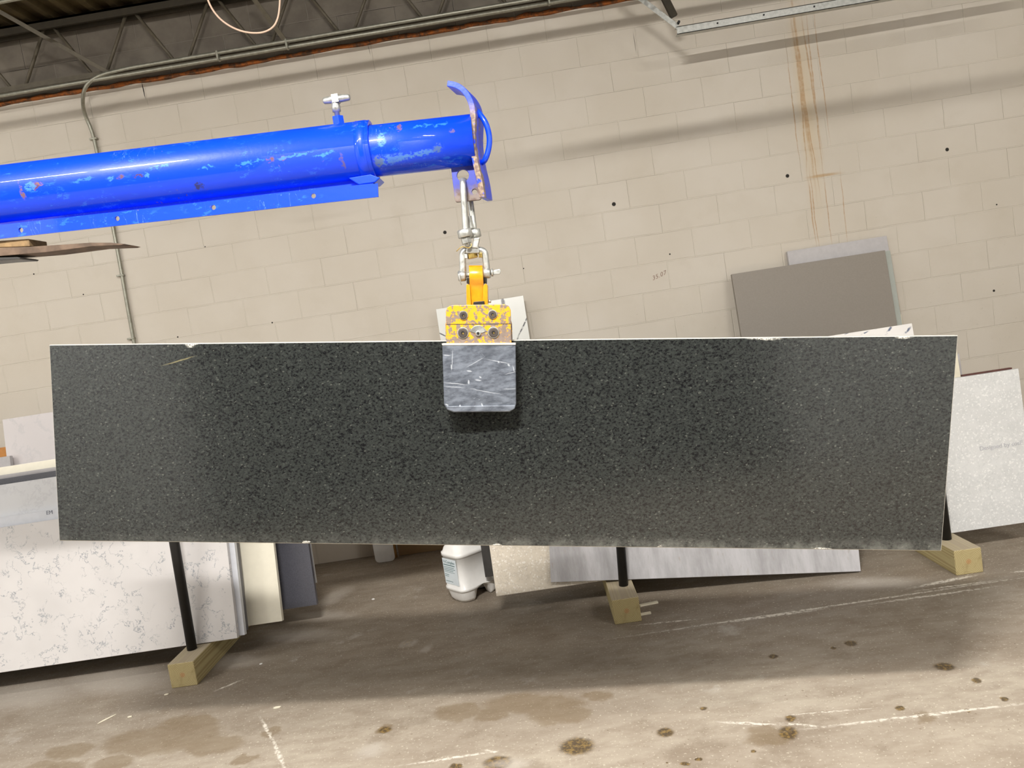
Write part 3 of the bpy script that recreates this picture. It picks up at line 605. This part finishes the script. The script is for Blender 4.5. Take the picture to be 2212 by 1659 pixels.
for yy, hh, lb in ((-1.15, .80, 'added dark slab hidden mid rack to blacken the gaps, nearest of the four'), (-.90, .86, 'added dark slab hidden mid rack to blacken the gaps, second of the four'), (-.66, .9, 'added dark slab hidden mid rack to blacken the gaps, third of the four'), (-.42, .95, 'added dark slab hidden mid rack to blacken the gaps, nearest the wall')):
    slab('stone_panel', lb, MT['dark'], -.2 if yy < -1 else -.45, 1.2 if yy < -.8 else 1.5, yy+.06, 5, hh-.15)  # hidden slabs added to keep light out of the gaps under the rack
for yy, hh, lb in ((-1.12, .8, 'added dark slab hidden in the left rack to blacken the gaps, behind the cream one'), (-.86, .84, 'added dark slab hidden in the left rack to blacken the gaps, before the marble offcut'), (-.36, .9, 'added dark slab hidden in the left rack to blacken the gaps, nearest the wall')):
    slab('stone_panel', lb, MT['dark'], -5.2, -3.12, yy, 5, hh)  # more hidden slabs, added to darken the gaps under the left rack
# printing on slabs
th = R_(2.5); c = aty(2116, 972, -1.604); xx, ss = onlean(2116, 972, -1.604, .13, th)
ub = Vector((0, math.sin(th), math.cos(th))); Mt = Matrix((Vector((1, 0, 0)), ub, Vector((1, 0, 0)).cross(ub))).transposed().to_4x4()
Pn = Vector((xx, -1.604, .126))+ub*ss+Vector((0, -.0006, 0))
text('printed_words', 'Designed by cosE', .031, Pn, Mt, MT['print'], SP)
th = R_(10.4); ub = Vector((0, math.sin(th), math.cos(th))); Mt = Matrix((Vector((1, 0, 0)), ub, Vector((1, 0, 0)).cross(ub))).transposed().to_4x4()
xx, ss = onlean(100, 1112, -1.6, .13, th); Pn = Vector((xx, -1.6, .13))+ub*ss+Vector((0, -.0012, 0)); text('printed_words', 'EM', .030, Pn, Mt, MT['filmink'], F1)
# writing on the wall
RX = Matrix.Rotation(math.pi/2, 4, 'X')
c = aty(1410, 606, 0); text('handwriting', '35.07', .042, Vector((c.x, -.0008, c.z)), Matrix.Rotation(-.28, 4, 'Y') @ RX, MT['ink'], wall, shear=.35, ext=.0003, spacing=1.15)
# panel, foam and cardboard at the foot of the wall
def wallboard(name, label, cat, pts, Y, t_, mat):
    V = [aty(x, y, Y) for x, y in pts]; zmin = min(p.z for p in V)
    o = plate(name, [Vector((p.x, 0, p.z-zmin+.001)) for p in V], [], Y, t_, mat); return tag(o, label, cat)
def board(name, label, cat, x0, x1, h, y, t_, mat, r=0):
    pts = [(x0, .001), (x1, .001), (x1, h), (x0, h)]
    if r: pts = round_poly(pts, r)
    return tag(plate(name, [Vector((a, 0, b)) for a, b in pts], [], y, t_, mat), label, cat)
c0 = atz(812, 1217); c1 = atz(858, 1209)
board('white_board', 'white board with rounded corners leaning at the foot of the wall', 'board', c0.x, c1.x-.01, .6, c0.y, .006, MT['white'], .035)
c2 = atz(966, 1197); board('cardboard_sheet', 'brown cardboard sheet standing at the foot of the wall', 'cardboard', c1.x-.0, c2.x+.05, .55, -.10, .012, MT['card'])
board('foam_strip', 'narrow tan foam strip between the white board and the cardboard', 'foam', aty(842, 1200, -.14).x, aty(857, 1200, -.14).x, .5, -.14, .02, MT['foam'])

# ------------------------------------------------------------------ jug
def jug():
    n0 = atz(1012, 1308); ax = Vector((n0.x, n0.y, 0))
    e1 = Vector((-.66, .75, 0)).normalized(); e2 = Vector((.75, .66, 0)).normalized()      # short (label) side, long side
    a, b = .20, .285; C = ax + e1*(a/2+.006) + e2*(b/2-.012) + Vector((0, 0, 0))
    t = thing('plastic_jug', 'white plastic jug with a printed label standing on the floor', 'jug', C)
    def ring(m, z, g=0., p=5., arch=0.):
        R = []
        for i in range(64):
            th = 2*math.pi*i/64; c, s = math.cos(th), math.sin(th)
            x = (abs(c)**(2/p))*math.copysign(1, c)*(a/2+g); y = (abs(s)**(2/p))*math.copysign(1, s)*(b/2+g)
            if z > .091: y = min(y, b/2-.075+g)
            zz = z + (arch*max(0, 1-(y/(b*.20))**4) if arch else 0)
            R.append(m.b.verts.new(C + e1*x + e2*y + Vector((0, 0, zz))))
        return R
    m = MB(); rs = [ring(m, .012, -.055, 3, .07), ring(m, .001, -.040, 3, .075), ring(m, .004, -.022, 3.4, .075), ring(m, .022, -.010, 4, .06), ring(m, .062, -.004, 5, .024), ring(m, .072, .0, 5, .015), ring(m, .074, .005, 5, .014), ring(m, .088, .005, 5), ring(m, .092, .0, 5),
        ring(m, .27, -.002, 5), ring(m, .272, .003, 5), ring(m, .293, .003, 5), ring(m, .296, -.003, 4.5), ring(m, .32, -.010, 4), ring(m, .345, -.030, 3.2), ring(m, .36, -.06, 2.6)]
    m.skin(rs); m.build('body', MT['white'], t)
    top = C+Vector((0, 0, .36))
    MB().tube([top+e2*.035+Vector((0, 0, -.03)), top+e2*.035+Vector((0, 0, .03)), top+e2*.01+Vector((0, 0, .04)), top-e2*.04+Vector((0, 0, .02)), top-e2*.05+Vector((0, 0, -.02))], .012, 10, sub=2).build('handle', MT['white'], t)
    MB().lathe(top-e2*.085-Vector((0, 0, .02)), (0, 0, 1), [(0, .026), (.03, .026), (.033, .022)], 24).build('cap', MT['white'], t)
    # the label faces down-left: normal -e2
    nrm = -e2; ux = -e1; Mt = Matrix((ux, Vector((0, 0, 1)), nrm)).transposed().to_4x4()
    fc = C - e2*(b/2+.0008); lo = lambda x, z: fc + ux*x + Vector((0, 0, z))
    m = MB(); m.prism([lo(-.066, .11), lo(.066, .11), lo(.066, .262), lo(-.066, .262)], nrm*.0008); L = m.build('label', MT['label'], t)
    text('label_print', 'V-Complex', .024, lo(-.058, .235)+nrm*.0012, Mt, MT['lprint'], L)
    for i, (w, z, hh) in enumerate([(.11, .222, .005), (.10, .210, .003), (.11, .200, .003), (.09, .190, .003), (.10, .181, .002), (.04, .165, .003), (.035, .155, .003), (.07, .125, .003)]):
        q = [lo(-.06, z), lo(-.06+w, z), lo(-.06+w, z+hh), lo(-.06, z+hh)]; MB().prism([p+nrm*.0008 for p in q], nrm*.0006).build('label_print', MT['lprint'], L)
jug()
# ------------------------------------------------------------------ small things on the floor
for (x0, y0, x1, y1, w), lb in (((1382, 1309, 1421, 1301, .02), 'longer thin wooden shim on the floor beside the middle skid'), ((1384, 1328, 1406, 1324, .018), 'shorter thin wooden shim on the floor beside the middle skid')):
    a, b = atz(x0, y0, .003), atz(x1, y1, .003); d = (b-a).normalized(); s_ = Vector((-d.y, d.x, 0))*w/2
    v = [a-s_, b-s_, a+s_, b+s_]; v = [Vector((p.x, p.y, .0005)) for p in v]+[Vector((p.x, p.y, .009)) for p in v]
    tag(MB().hexa(v).build('wood_shim', MT['ivory'], bevel=.0008), lb, 'shim')
def chip(px, py, L, wd_, ang, lb, mat='white'):
    c = atz(px, py); m = MB(); pts = []
    for i in range(7):
        th = 2*math.pi*i/7; r = random.uniform(.7, 1.1); x, y = math.cos(th)*L*r, math.sin(th)*wd_*r
        pts.append(Vector((c.x+x*math.cos(ang)-y*math.sin(ang), c.y+x*math.sin(ang)+y*math.cos(ang), .0005)))
    m.prism(pts, (0, 0, .004)); tag(m.build('debris_chip', MT[mat], bevel=.001), lb, 'debris', 'bits of debris on the floor')
chip(231, 1554, .055, .006, .95, 'long thin pale sliver lying on the floor at lower left', 'ivory'); chip(598, 1529, .022, .010, .2, 'pale flake on the floor in front of the left skid', 'ivory')
chip(281, 1549, .012, .006, .3, 'small pale flake beside the long sliver at lower left', 'ivory'); chip(806, 1295, .012, .012, .5, 'small white crumb on the floor left of the jug'); chip(360, 1501, .014, .008, 0, 'white crumb touching the end of the left skid', 'ivory'); chip(564, 1435, .01, .008, 0, 'tiny white crumb right of the left skid')

# ------------------------------------------------------------------ the hanging granite slab
TL, TR, BR, BL = Vector((-2.204, -3.040, 1.718)), Vector((.612, -3.225, 1.316)), Vector((.501, -3.211, .666)), Vector((-2.315, -3.026, 1.067))
nb_ = Vector((.067, .998, .011)).normalized(); bm = bmesh.new(); uvl = bm.loops.layers.uv.new('UVMap')
fr = [bm.verts.new(p) for p in (BL, BR, TR, TL)]; bk = [bm.verts.new(p+nb_*.03) for p in (BL, BR, TR, TL)]
faces = [bm.faces.new(fr), bm.faces.new(list(reversed(bk)))] + [bm.faces.new((fr[i], bk[i], bk[(i+1) % 4], fr[(i+1) % 4])) for i in range(4)]
UV = {0: (0, 0), 1: (1, 0), 2: (1, 1), 3: (0, 1)}
for i, v_ in enumerate(fr):
    for l in v_.link_loops: l[uvl].uv = UV[i]
for i, v_ in enumerate(bk):
    for l in v_.link_loops: l[uvl].uv = UV[i]
for f in faces[2:]: f.material_index = 1
bmesh.ops.bevel(bm, geom=[e for e in faces[0].edges], offset=.0022, segments=1, affect='EDGES', material=1)
bmesh.ops.recalc_face_normals(bm, faces=bm.faces[:])
me = bpy.data.meshes.new('granite_panel'); bm.to_mesh(me); bm.free(); o = bpy.data.objects.new('granite_panel', me); COL.objects.link(o); me.materials.append(MT['granite']); me.materials.append(MT['edge'])
tag(o, 'long dark speckled granite slab hanging from the yellow lifting clamp', 'stone slab')

# ------------------------------------------------------------------ lifting clamp
YC = -3.125                                              # centre plane of the slab at the clamp
cl = thing('lifting_clamp', 'worn yellow lifting clamp with grey jaw pad gripping the granite slab', 'clamp', aty(1033, 700, YC))
def px_prism(name, pts, Y, t_, mat, parent, bevel=.0015, r=0, seg=2):
    if r: pts = round_poly(pts, r)
    m = MB(); m.prism([aty(x, y, Y) for x, y in pts], (0, t_, 0)); return m.build(name, mat, parent, bevel=bevel, seg=seg)
# front plates
o = px_prism('jaw_plate', [(964,748), (963,672), (966,664), (974,659), (1090,657), (1099,661), (1103,670), (1105,746)], -3.170, .022, MT['yellow'], cl, .0025)
px_prism('plate_seam', [(964,700), (1103,699), (1103,700.3), (964,701.3)], -3.1704, .004, MT['dkjoist'], cl, 0)
px_prism('jaw_pad', [(955,745), (1114,742), (1115,872), (1112,883), (1101,890), (980,891), (966,886), (959,874)], -3.196, .048, MT['pad'], cl, .004, 0, 3)
px_prism('pad_lip', [(962,877), (1114,875), (1112,883), (1101,889), (980,890), (966,885)], -3.200, .02, MT['pad'], cl, .003)
px_prism('pad_rim', [(954,742), (1114,741), (1114,745), (955,746)], -3.198, .045, MT['edge'], cl, .001)
for (x, y, r) in ((1001,681,10), (1064,679,10), (1000,719,12.5), (1066,718,12.5)):
    c = aty(x, y, -3.171); k = .00142
    b_ = MB().lathe((c.x, -3.169, c.z), (0, -1, 0), [(0, r*k), (.004, r*k), (.005, r*k*.93)], 28).build('washer', MT['edge'] if False else MT['steel'], cl)
    g = MB().lathe((c.x, -3.172, c.z), (0, -1, 0), [(0, r*k*.82), (.005, r*k*.8), (.006, r*k*.7)], 28); g.build('bolt_head', flat('bolt_dark_steel', (96, 88, 84), .45, .6) if 'bolt_dark_steel' not in bpy.data.materials else bpy.data.materials['bolt_dark_steel'], b_)
    MB().cyl((c.x, -3.1785, c.z), (c.x, -3.172, c.z), r*k*.33, 6).build('socket', MT['black'], b_)
    MB().cyl((c.x+.001, -3.1788, c.z-.002), (c.x+.001, -3.172, c.z-.002), r*k*.16, 8).build('socket_glint', MT['brass'], b_)
# fan shaped window with the middle pin
cpx = (1033, 722); pts = [(cpx[0]+19*math.cos(R_(a)), cpx[1]-19*math.sin(R_(a))) for a in range(20, 161, 10)] + [(cpx[0]+7*math.cos(R_(a)), cpx[1]-7*math.sin(R_(a))) for a in range(160, 19, -20)]
px_prism('wear_plate', pts, -3.1725, .004, MT['steel'], cl, .0005)
c = aty(1033, 720, -3.171); MB().lathe((c.x, -3.170, c.z), (0, -1, 0), [(0, .0085), (.006, .0085), (.007, .0065)], 20).build('centre_pin', MT['steel'], cl)
MB().cyl((c.x, -3.1785, c.z), (c.x, -3.17, c.z), .004, 12).build('pin_hole', MT['black'], cl)
# rear jaw behind the stone and bridge over its edge
px_prism('rear_jaw', [(966,885), (962,700), (975,668), (1095,666), (1106,700), (1110,885)], -3.085, .03, MT['yellow'], cl, .003)
px_prism('bridge', [(985,700), (985,665), (1085,663), (1085,698)], -3.149, .065, MT['yellow'], cl, .002)
# lever
def lever():
    m = MB(); prof = []
    xs0, xs1 = (1012.5, 1042), (1016, 1047)
    # side profile (y, pixel-row) of a hooked lever: round head on top, flat below
    rows = [(573, -3.118), (574, -3.137), (578, -3.150), (586, -3.160), (596, -3.163), (606, -3.158), (614, -3.148), (622, -3.143), (640, -3.140), (668, -3.140)]
    L, Rr = [], []
    for py, Y in rows:
        f = (py-573)/(660-573); L.append(aty(xs0[0]+(xs1[0]-xs0[0])*f, py, Y)); Rr.append(aty(xs0[1]+(xs1[1]-xs0[1])*f, py, Y))
    def quad(a, b, c, d, sm=True):
        f = m.b.faces.new([m.b.verts.new(p) for p in (a, b, c, d)]); f.smooth = sm
    lv = [m.b.verts.new(p) for p in L]; rv = [m.b.verts.new(p) for p in Rr]
    lb = [m.b.verts.new(Vector((p.x, -3.095, p.z))) for p in L]; rb = [m.b.verts.new(Vector((p.x, -3.095, p.z))) for p in Rr]
    for i in range(len(rows)-1):
        f = m.b.faces.new((lv[i], rv[i], rv[i+1], lv[i+1])); f.smooth = True
        m.b.faces.new((lv[i], lv[i+1], lb[i+1], lb[i])); m.b.faces.new((rv[i], rb[i], rb[i+1], rv[i+1])); m.b.faces.new((lb[i], lb[i+1], rb[i+1], rb[i]))
    m.b.faces.new((lv[0], lb[0], rb[0], rv[0])); m.b.faces.new((lv[-1], rv[-1], rb[-1], lb[-1]))
    return m.build('lever', m_paint, cl, bevel=.0015)
m_paint = flat('amber_paint', (218, 150, 24), .3, var=.12, scale=35, coat=.3)
lever()
px_prism('side_plate', [(1008,668), (1007,616), (1011,613), (1015,617), (1018,668)], -3.150, .05, m_paint, cl, .001)
px_prism('side_plate', [(1043,668), (1044,617), (1049,612), (1053,616), (1054,668)], -3.150, .05, m_paint, cl, .001)
px_prism('hinge_block', [(1008,612), (1008,600), (1014,600), (1014,614)], -3.14, .03, MT['black'], cl, .001)
px_prism('hinge_block', [(1042,612), (1042,600), (1051,598), (1051,612)], -3.14, .03, MT['black'], cl, .001)
px_prism('rubber_stop', [(1021,662), (1023,652), (1046,650), (1047,662)], -3.158, .03, MT['black'], cl, .0015)
c = aty(1056, 651, -3.14); MB().lathe(c, (1, 0, .1), [(-.01, .004), (0, .004), (.001, .006), (.005, .006), (.007, .003)], 12).build('side_bolt', MT['steel'], cl)

# ------------------------------------------------------------------ shackles
YS = -3.13; K = .00142
s1 = thing('bow_shackle', 'long silver shackle hanging through the lug plate of the blue boom', 'shackle', aty(1010, 450, YS))
top = aty(1001, 391, YS); f0 = aty(1000, 400, YS-.032); f1 = aty(1006, 497, YS-.030); b0 = aty(1012, 405, YS+.045); b1 = aty(1024, 497, YS+.03)
MB().tube([f1, f0*.4+f1*.6, f0, aty(999, 390, YS-.018), top, aty(1004, 390, YS+.02), b0, b1], .0098, 14, sub=2).build('bow', MT['steel'], s1)
def hexnut(p, d, r, l, name, mat, parent): return MB().cyl(p, Vector(p)+Vector(d)*l, r, 6, smooth=False).build(name, mat, parent, bevel=.001)
hexnut(aty(1017, 494, YS-.005), (-.02, 0, 1), .0105, .038, 'long_nut', MT['steel'], s1)
for a, r, Y, nm in ((1006, .0225, YS-.03, 'eye'), (1027, .0195, YS+.01, 'eye')):
    c = aty(a, 513, Y); MB().lathe(c, (-.06, 0, 1), [(0, r-.002), (.002, r), (.022, r), (.024, r-.002)], 28).build(nm, MT['steel'], s1)
hexnut(aty(1009, 526, YS-.03), (-.1, 0, 1), .0165, .017, 'bolt_nut', MT['steel'], s1)
MB().cyl(aty(1011, 532, YS-.03), aty(1009, 522, YS-.03), .0085, 14).build('bolt_tip', MT['steel'], s1)
MB().tube([aty(986,543,YS-.05), aty(997,532,YS-.055), aty(1005,534,YS-.05), aty(1013,536,YS-.048), aty(1018,532,YS-.046), aty(1018,526,YS-.045)], .0014, 6, sub=1).build('cotter_pin', MT['brass'], s1)
px_prism('link_strap', [(1020,535), (1023,515), (1036,513), (1033,528), (1032,536)], YS-.022, .03, MT['steel'], s1, .002)
s2 = thing('pin_shackle', 'silver shackle with a winged pin holding the yellow clamp lever', 'shackle', aty(1026, 560, YS))
MB().tube([aty(1000,588,YS), aty(999,560,YS), aty(999,546,YS), aty(1006,540,YS), aty(1022,541,YS), aty(1038,540,YS), aty(1047,544,YS), aty(1049,560,YS), aty(1052,586,YS)], .0105, 14, sub=2).build('bow', MT['steel'], s2)
px_prism('crown_block', [(1006,547), (1008,534), (1034,532), (1035,547)], YS-.018, .036, MT['steel'], s2, .003)
hexnut(aty(1022, 558, YS), (-.06, 0, 1), .0165, .016, 'crown_nut', MT['brass'], s2)
px_prism('inner_cheek', [(1004,558), (1003,549), (1010,549), (1010,558)], YS-.01, .02, MT['steel'], s2, .001)
px_prism('inner_cheek', [(1034,556), (1034,546), (1041,546), (1042,556)], YS-.01, .02, MT['brass'], s2, .001)
axd = (aty(1052, 590, YS)-aty(1000, 595, YS)).normalized()
for px_, py_, r in ((998, 596, .017), (1051, 590, .017)):
    c = aty(px_, py_, YS); MB().lathe(c-axd*.012, axd, [(0, r-.003), (.003, r), (.021, r), (.024, r-.003)], 28).build('eye', MT['steel'], s2)
p0, p1 = aty(990, 596, YS), aty(1066, 588, YS); MB().cyl(p0, p1, .0075, 14).build('pin', MT['steel'], s2)
MB().lathe(aty(1061, 589, YS), axd, [(0, .012), (.006, .012)], 20).build('pin_collar', MT['steel'], s2)
px_prism('pin_wing', [(1064,586), (1068,583), (1080,581), (1082,586), (1080,592), (1068,594), (1064,592)], YS-.004, .008, MT['steel'], s2, .002)
MB().tube([aty(992,590,YS-.018), aty(993,600,YS-.020), aty(995,612,YS-.018), aty(997,615,YS-.015)], .0018, 6, sub=1).build('split_pin', MT['steel'], s2)

# ------------------------------------------------------------------ blue boom
bo = thing('lifting_boom', 'scratched blue telescopic tube boom with a hooked end plate', 'boom', aty(806, 325, -3.13))
A0 = Vector((-1.029, -3.13, 2.142)); ad = Vector((-1.174, 0, .048)).normalized()
def tubeshell(m, p, d, L, r, ri):
    m.lathe(p, d, [(0, ri), (0.0005, r), (L, r), (L, ri)], 72)
m = MB(); a = ad.orthogonal().normalized(); b = ad.cross(a)
R4 = [m.ring(A0+ad*.10, a, b, .079, 72), m.ring(A0, a, b, .079, 72), m.ring(A0, a, b, .087, 72), m.ring(A0+ad*.0015, a, b, .089, 72), m.ring(A0+ad*2.6, a, b, .089, 72)]
m.skin(R4, cap=False)
for f in m.b.faces: f.smooth = abs(sum((v.co-A0).dot(ad) for v in f.verts)/4) > .02
m.build('outer_tube', MT['bluetube'], bo)
m = MB(); m.lathe(A0+ad*.012, ad, [(0, .0895), (.0005, .0903), (.030, .0903), (.0302, .0895)], 72); m.build('end_band', MT['bluetube'], bo)
I0 = Vector((-.722, -3.13, 2.1235)); m = MB(); m.lathe(I0, (A0+ad*.3-I0), [(0, .0765), (.62, .0765)], 64); m.build('inner_tube', MT['bluetube'], bo)
# rail under the tube with bolt holes
yf = -3.185
plate('bottom_rail', [(-420,562), (-420,532), (700,409), (760,402), (816,396), (817,425)], [(45,497,.0075), (253,472,.0075), (461,448,.0075), (677,423,.0075), (-170,522,.0075)], yf, .008, MT['blue'], bo)
pL, pR = aty(-420, 534, yf), aty(816, 397, yf)
pL, pR = aty(-420, 533, -3.18), aty(806, 397, -3.18)
MB().hexa([Vector((pL.x, -3.177, pL.z-.004)), Vector((pR.x, -3.177, pR.z-.004)), Vector((pL.x, -3.14, pL.z-.004)), Vector((pR.x, -3.14, pR.z-.004)), Vector((pL.x, -3.177, pL.z+.002)), Vector((pR.x, -3.177, pR.z+.002)), Vector((pL.x, -3.14, pL.z+.002)), Vector((pR.x, -3.14, pR.z+.002))]).build('rail_leg', MT['blue'], bo)
MB().hexa([Vector((pL.x, -3.15, pL.z)), Vector((pR.x, -3.15, pR.z)), Vector((pL.x, -3.138, pL.z)), Vector((pR.x, -3.138, pR.z)), Vector((pL.x, -3.15, pL.z+.04)), Vector((pR.x, -3.15, pR.z+.04)), Vector((pL.x, -3.138, pL.z+.04)), Vector((pR.x, -3.138, pR.z+.04))]).build('rail_web', MT['blue'], bo)
px_prism('saddle_gusset', [(775,399), (752,384), (800,376), (821,384), (810,394)], -3.176, .08, MT['bluetube'], bo, .003)
# T-handle screw on a welded nut
c = aty(731, 262, -3.13); u_ = Vector((.13*0, 0, 1)); hexnut(c+Vector((0, 0, -.012)), (0, 0, 1), .0185, .026, 'welded_nut', MT['blue'], bo)
tb = MB(); tb.lathe(c+Vector((0, 0, .012)), (0, 0, 1), [(0, .008), (.016, .008), (.017, .013), (.030, .0135), (.052, .010), (.058, .009), (.068, .009)], 20); hd = tb.build('clamp_screw', MT['steel'], bo)
tp = aty(727, 214, -3.13); hx = Vector((1, 0, -.02)); m = MB(); m.lathe(tp-hx*.042, hx, [(0, .006), (.004, .010), (.030, .012), (.054, .012), (.080, .010), (.084, .006)], 14); m.box(tp.x-.012, tp.x+.008, tp.y-.014, tp.y+.012, tp.z-.012, tp.z+.012); m.build('tee_handle', MT['steel'], hd)
# end plate: flat bar curled back over the tube
def flatbar(name, pts, th_, y0, y1, mat, parent, sub=2):
    P = [aty(x, y, -3.18) for x, y in pts]
    for _ in range(sub):
        q = [P[0]]
        for a_, b_ in zip(P, P[1:]): q += [a_*.75+b_*.25, a_*.25+b_*.75]
        P = q+[P[-1]]
    m = MB(); rs = []
    for i, p in enumerate(P):
        d = (P[min(i+1, len(P)-1)]-P[max(i-1, 0)]); d = Vector((d.x, 0, d.z)).normalized(); nn = Vector((-d.z, 0, d.x))*th_/2
        rs.append([m.b.verts.new(Vector((p.x+(yy-y0)*.20, yy, p.z))+nn*s_) for yy, s_ in ((y0, -1), (y0, 1), (y1, 1), (y1, -1))])
    m.skin(rs, smooth=False); return m.build(name, mat, parent, bevel=.004, seg=3)
flatbar('end_plate', [(966,180), (985,183), (1003,195), (1017,218), (1022,245), (1020,280), (1020,310), (1026,350), (1035,385), (1039,410), (1041,426)], .0165, -3.18, -3.08, m_wornblue(), bo)
MB().tube([aty(1024,232,-3.11), aty(1036,246,-3.14), aty(1048,262,-3.15), aty(1056,285,-3.15), aty(1058,308,-3.15), aty(1054,330,-3.15), aty(1047,348,-3.15), aty(1040,352,-3.12)], .0085, 12, sub=2).build('rope_loop', MT['blue'], bo)
plate('lug_plate', round_poly([(975,362), (1030,352), (1034,380), (1039,428), (1036,431), (985,436), (983,430)], 3, 2), [(1000,379,.0195), (1025,414,.009)], -3.136, .012, m_lug(), bo, .001)

# ------------------------------------------------------------------ fork under the boom
fk = thing('fork_blade', 'rusty tapered fork blade sticking out below the blue boom at left', 'fork', aty(100, 540, -3.13))
m = MB(); m.prism([aty(x, y, -3.17) for x, y in [(-420,582), (-420,552), (0,535), (63,533), (195,524), (240,524), (270,527), (262,529.5), (200,532), (100,545), (0,553)]], (0, .10, 0)); m.build('blade', MT['rusty'], fk, bevel=.0015)
m = MB(); m.prism([aty(x, y, -3.17) for x, y in [(-300,590), (-300,572), (0,556), (36,555), (45,557), (42,560), (0,562.5)]], (0, .09, 0)); tag(m.build('fork_blade', MT['dark'], bevel=.0015), 'dark lower fork blade end just showing at the left edge', 'fork')
m = MB(); m.prism([aty(x, y, -3.17) for x, y in [(-420,570), (-420,564), (0,520), (62,516), (64,532), (0,534.5)]], (0, .09, 0)); tag(m.build('wood_block', MT['mud'], bevel=.002), 'wooden packing block wedged between the boom and the rusty fork', 'wood block')
# every top-level object that is not part of the setting is a thing
for o in S.objects:
    if o.parent is None and o.get('label') and not o.get('kind'): o['kind'] = 'thing'
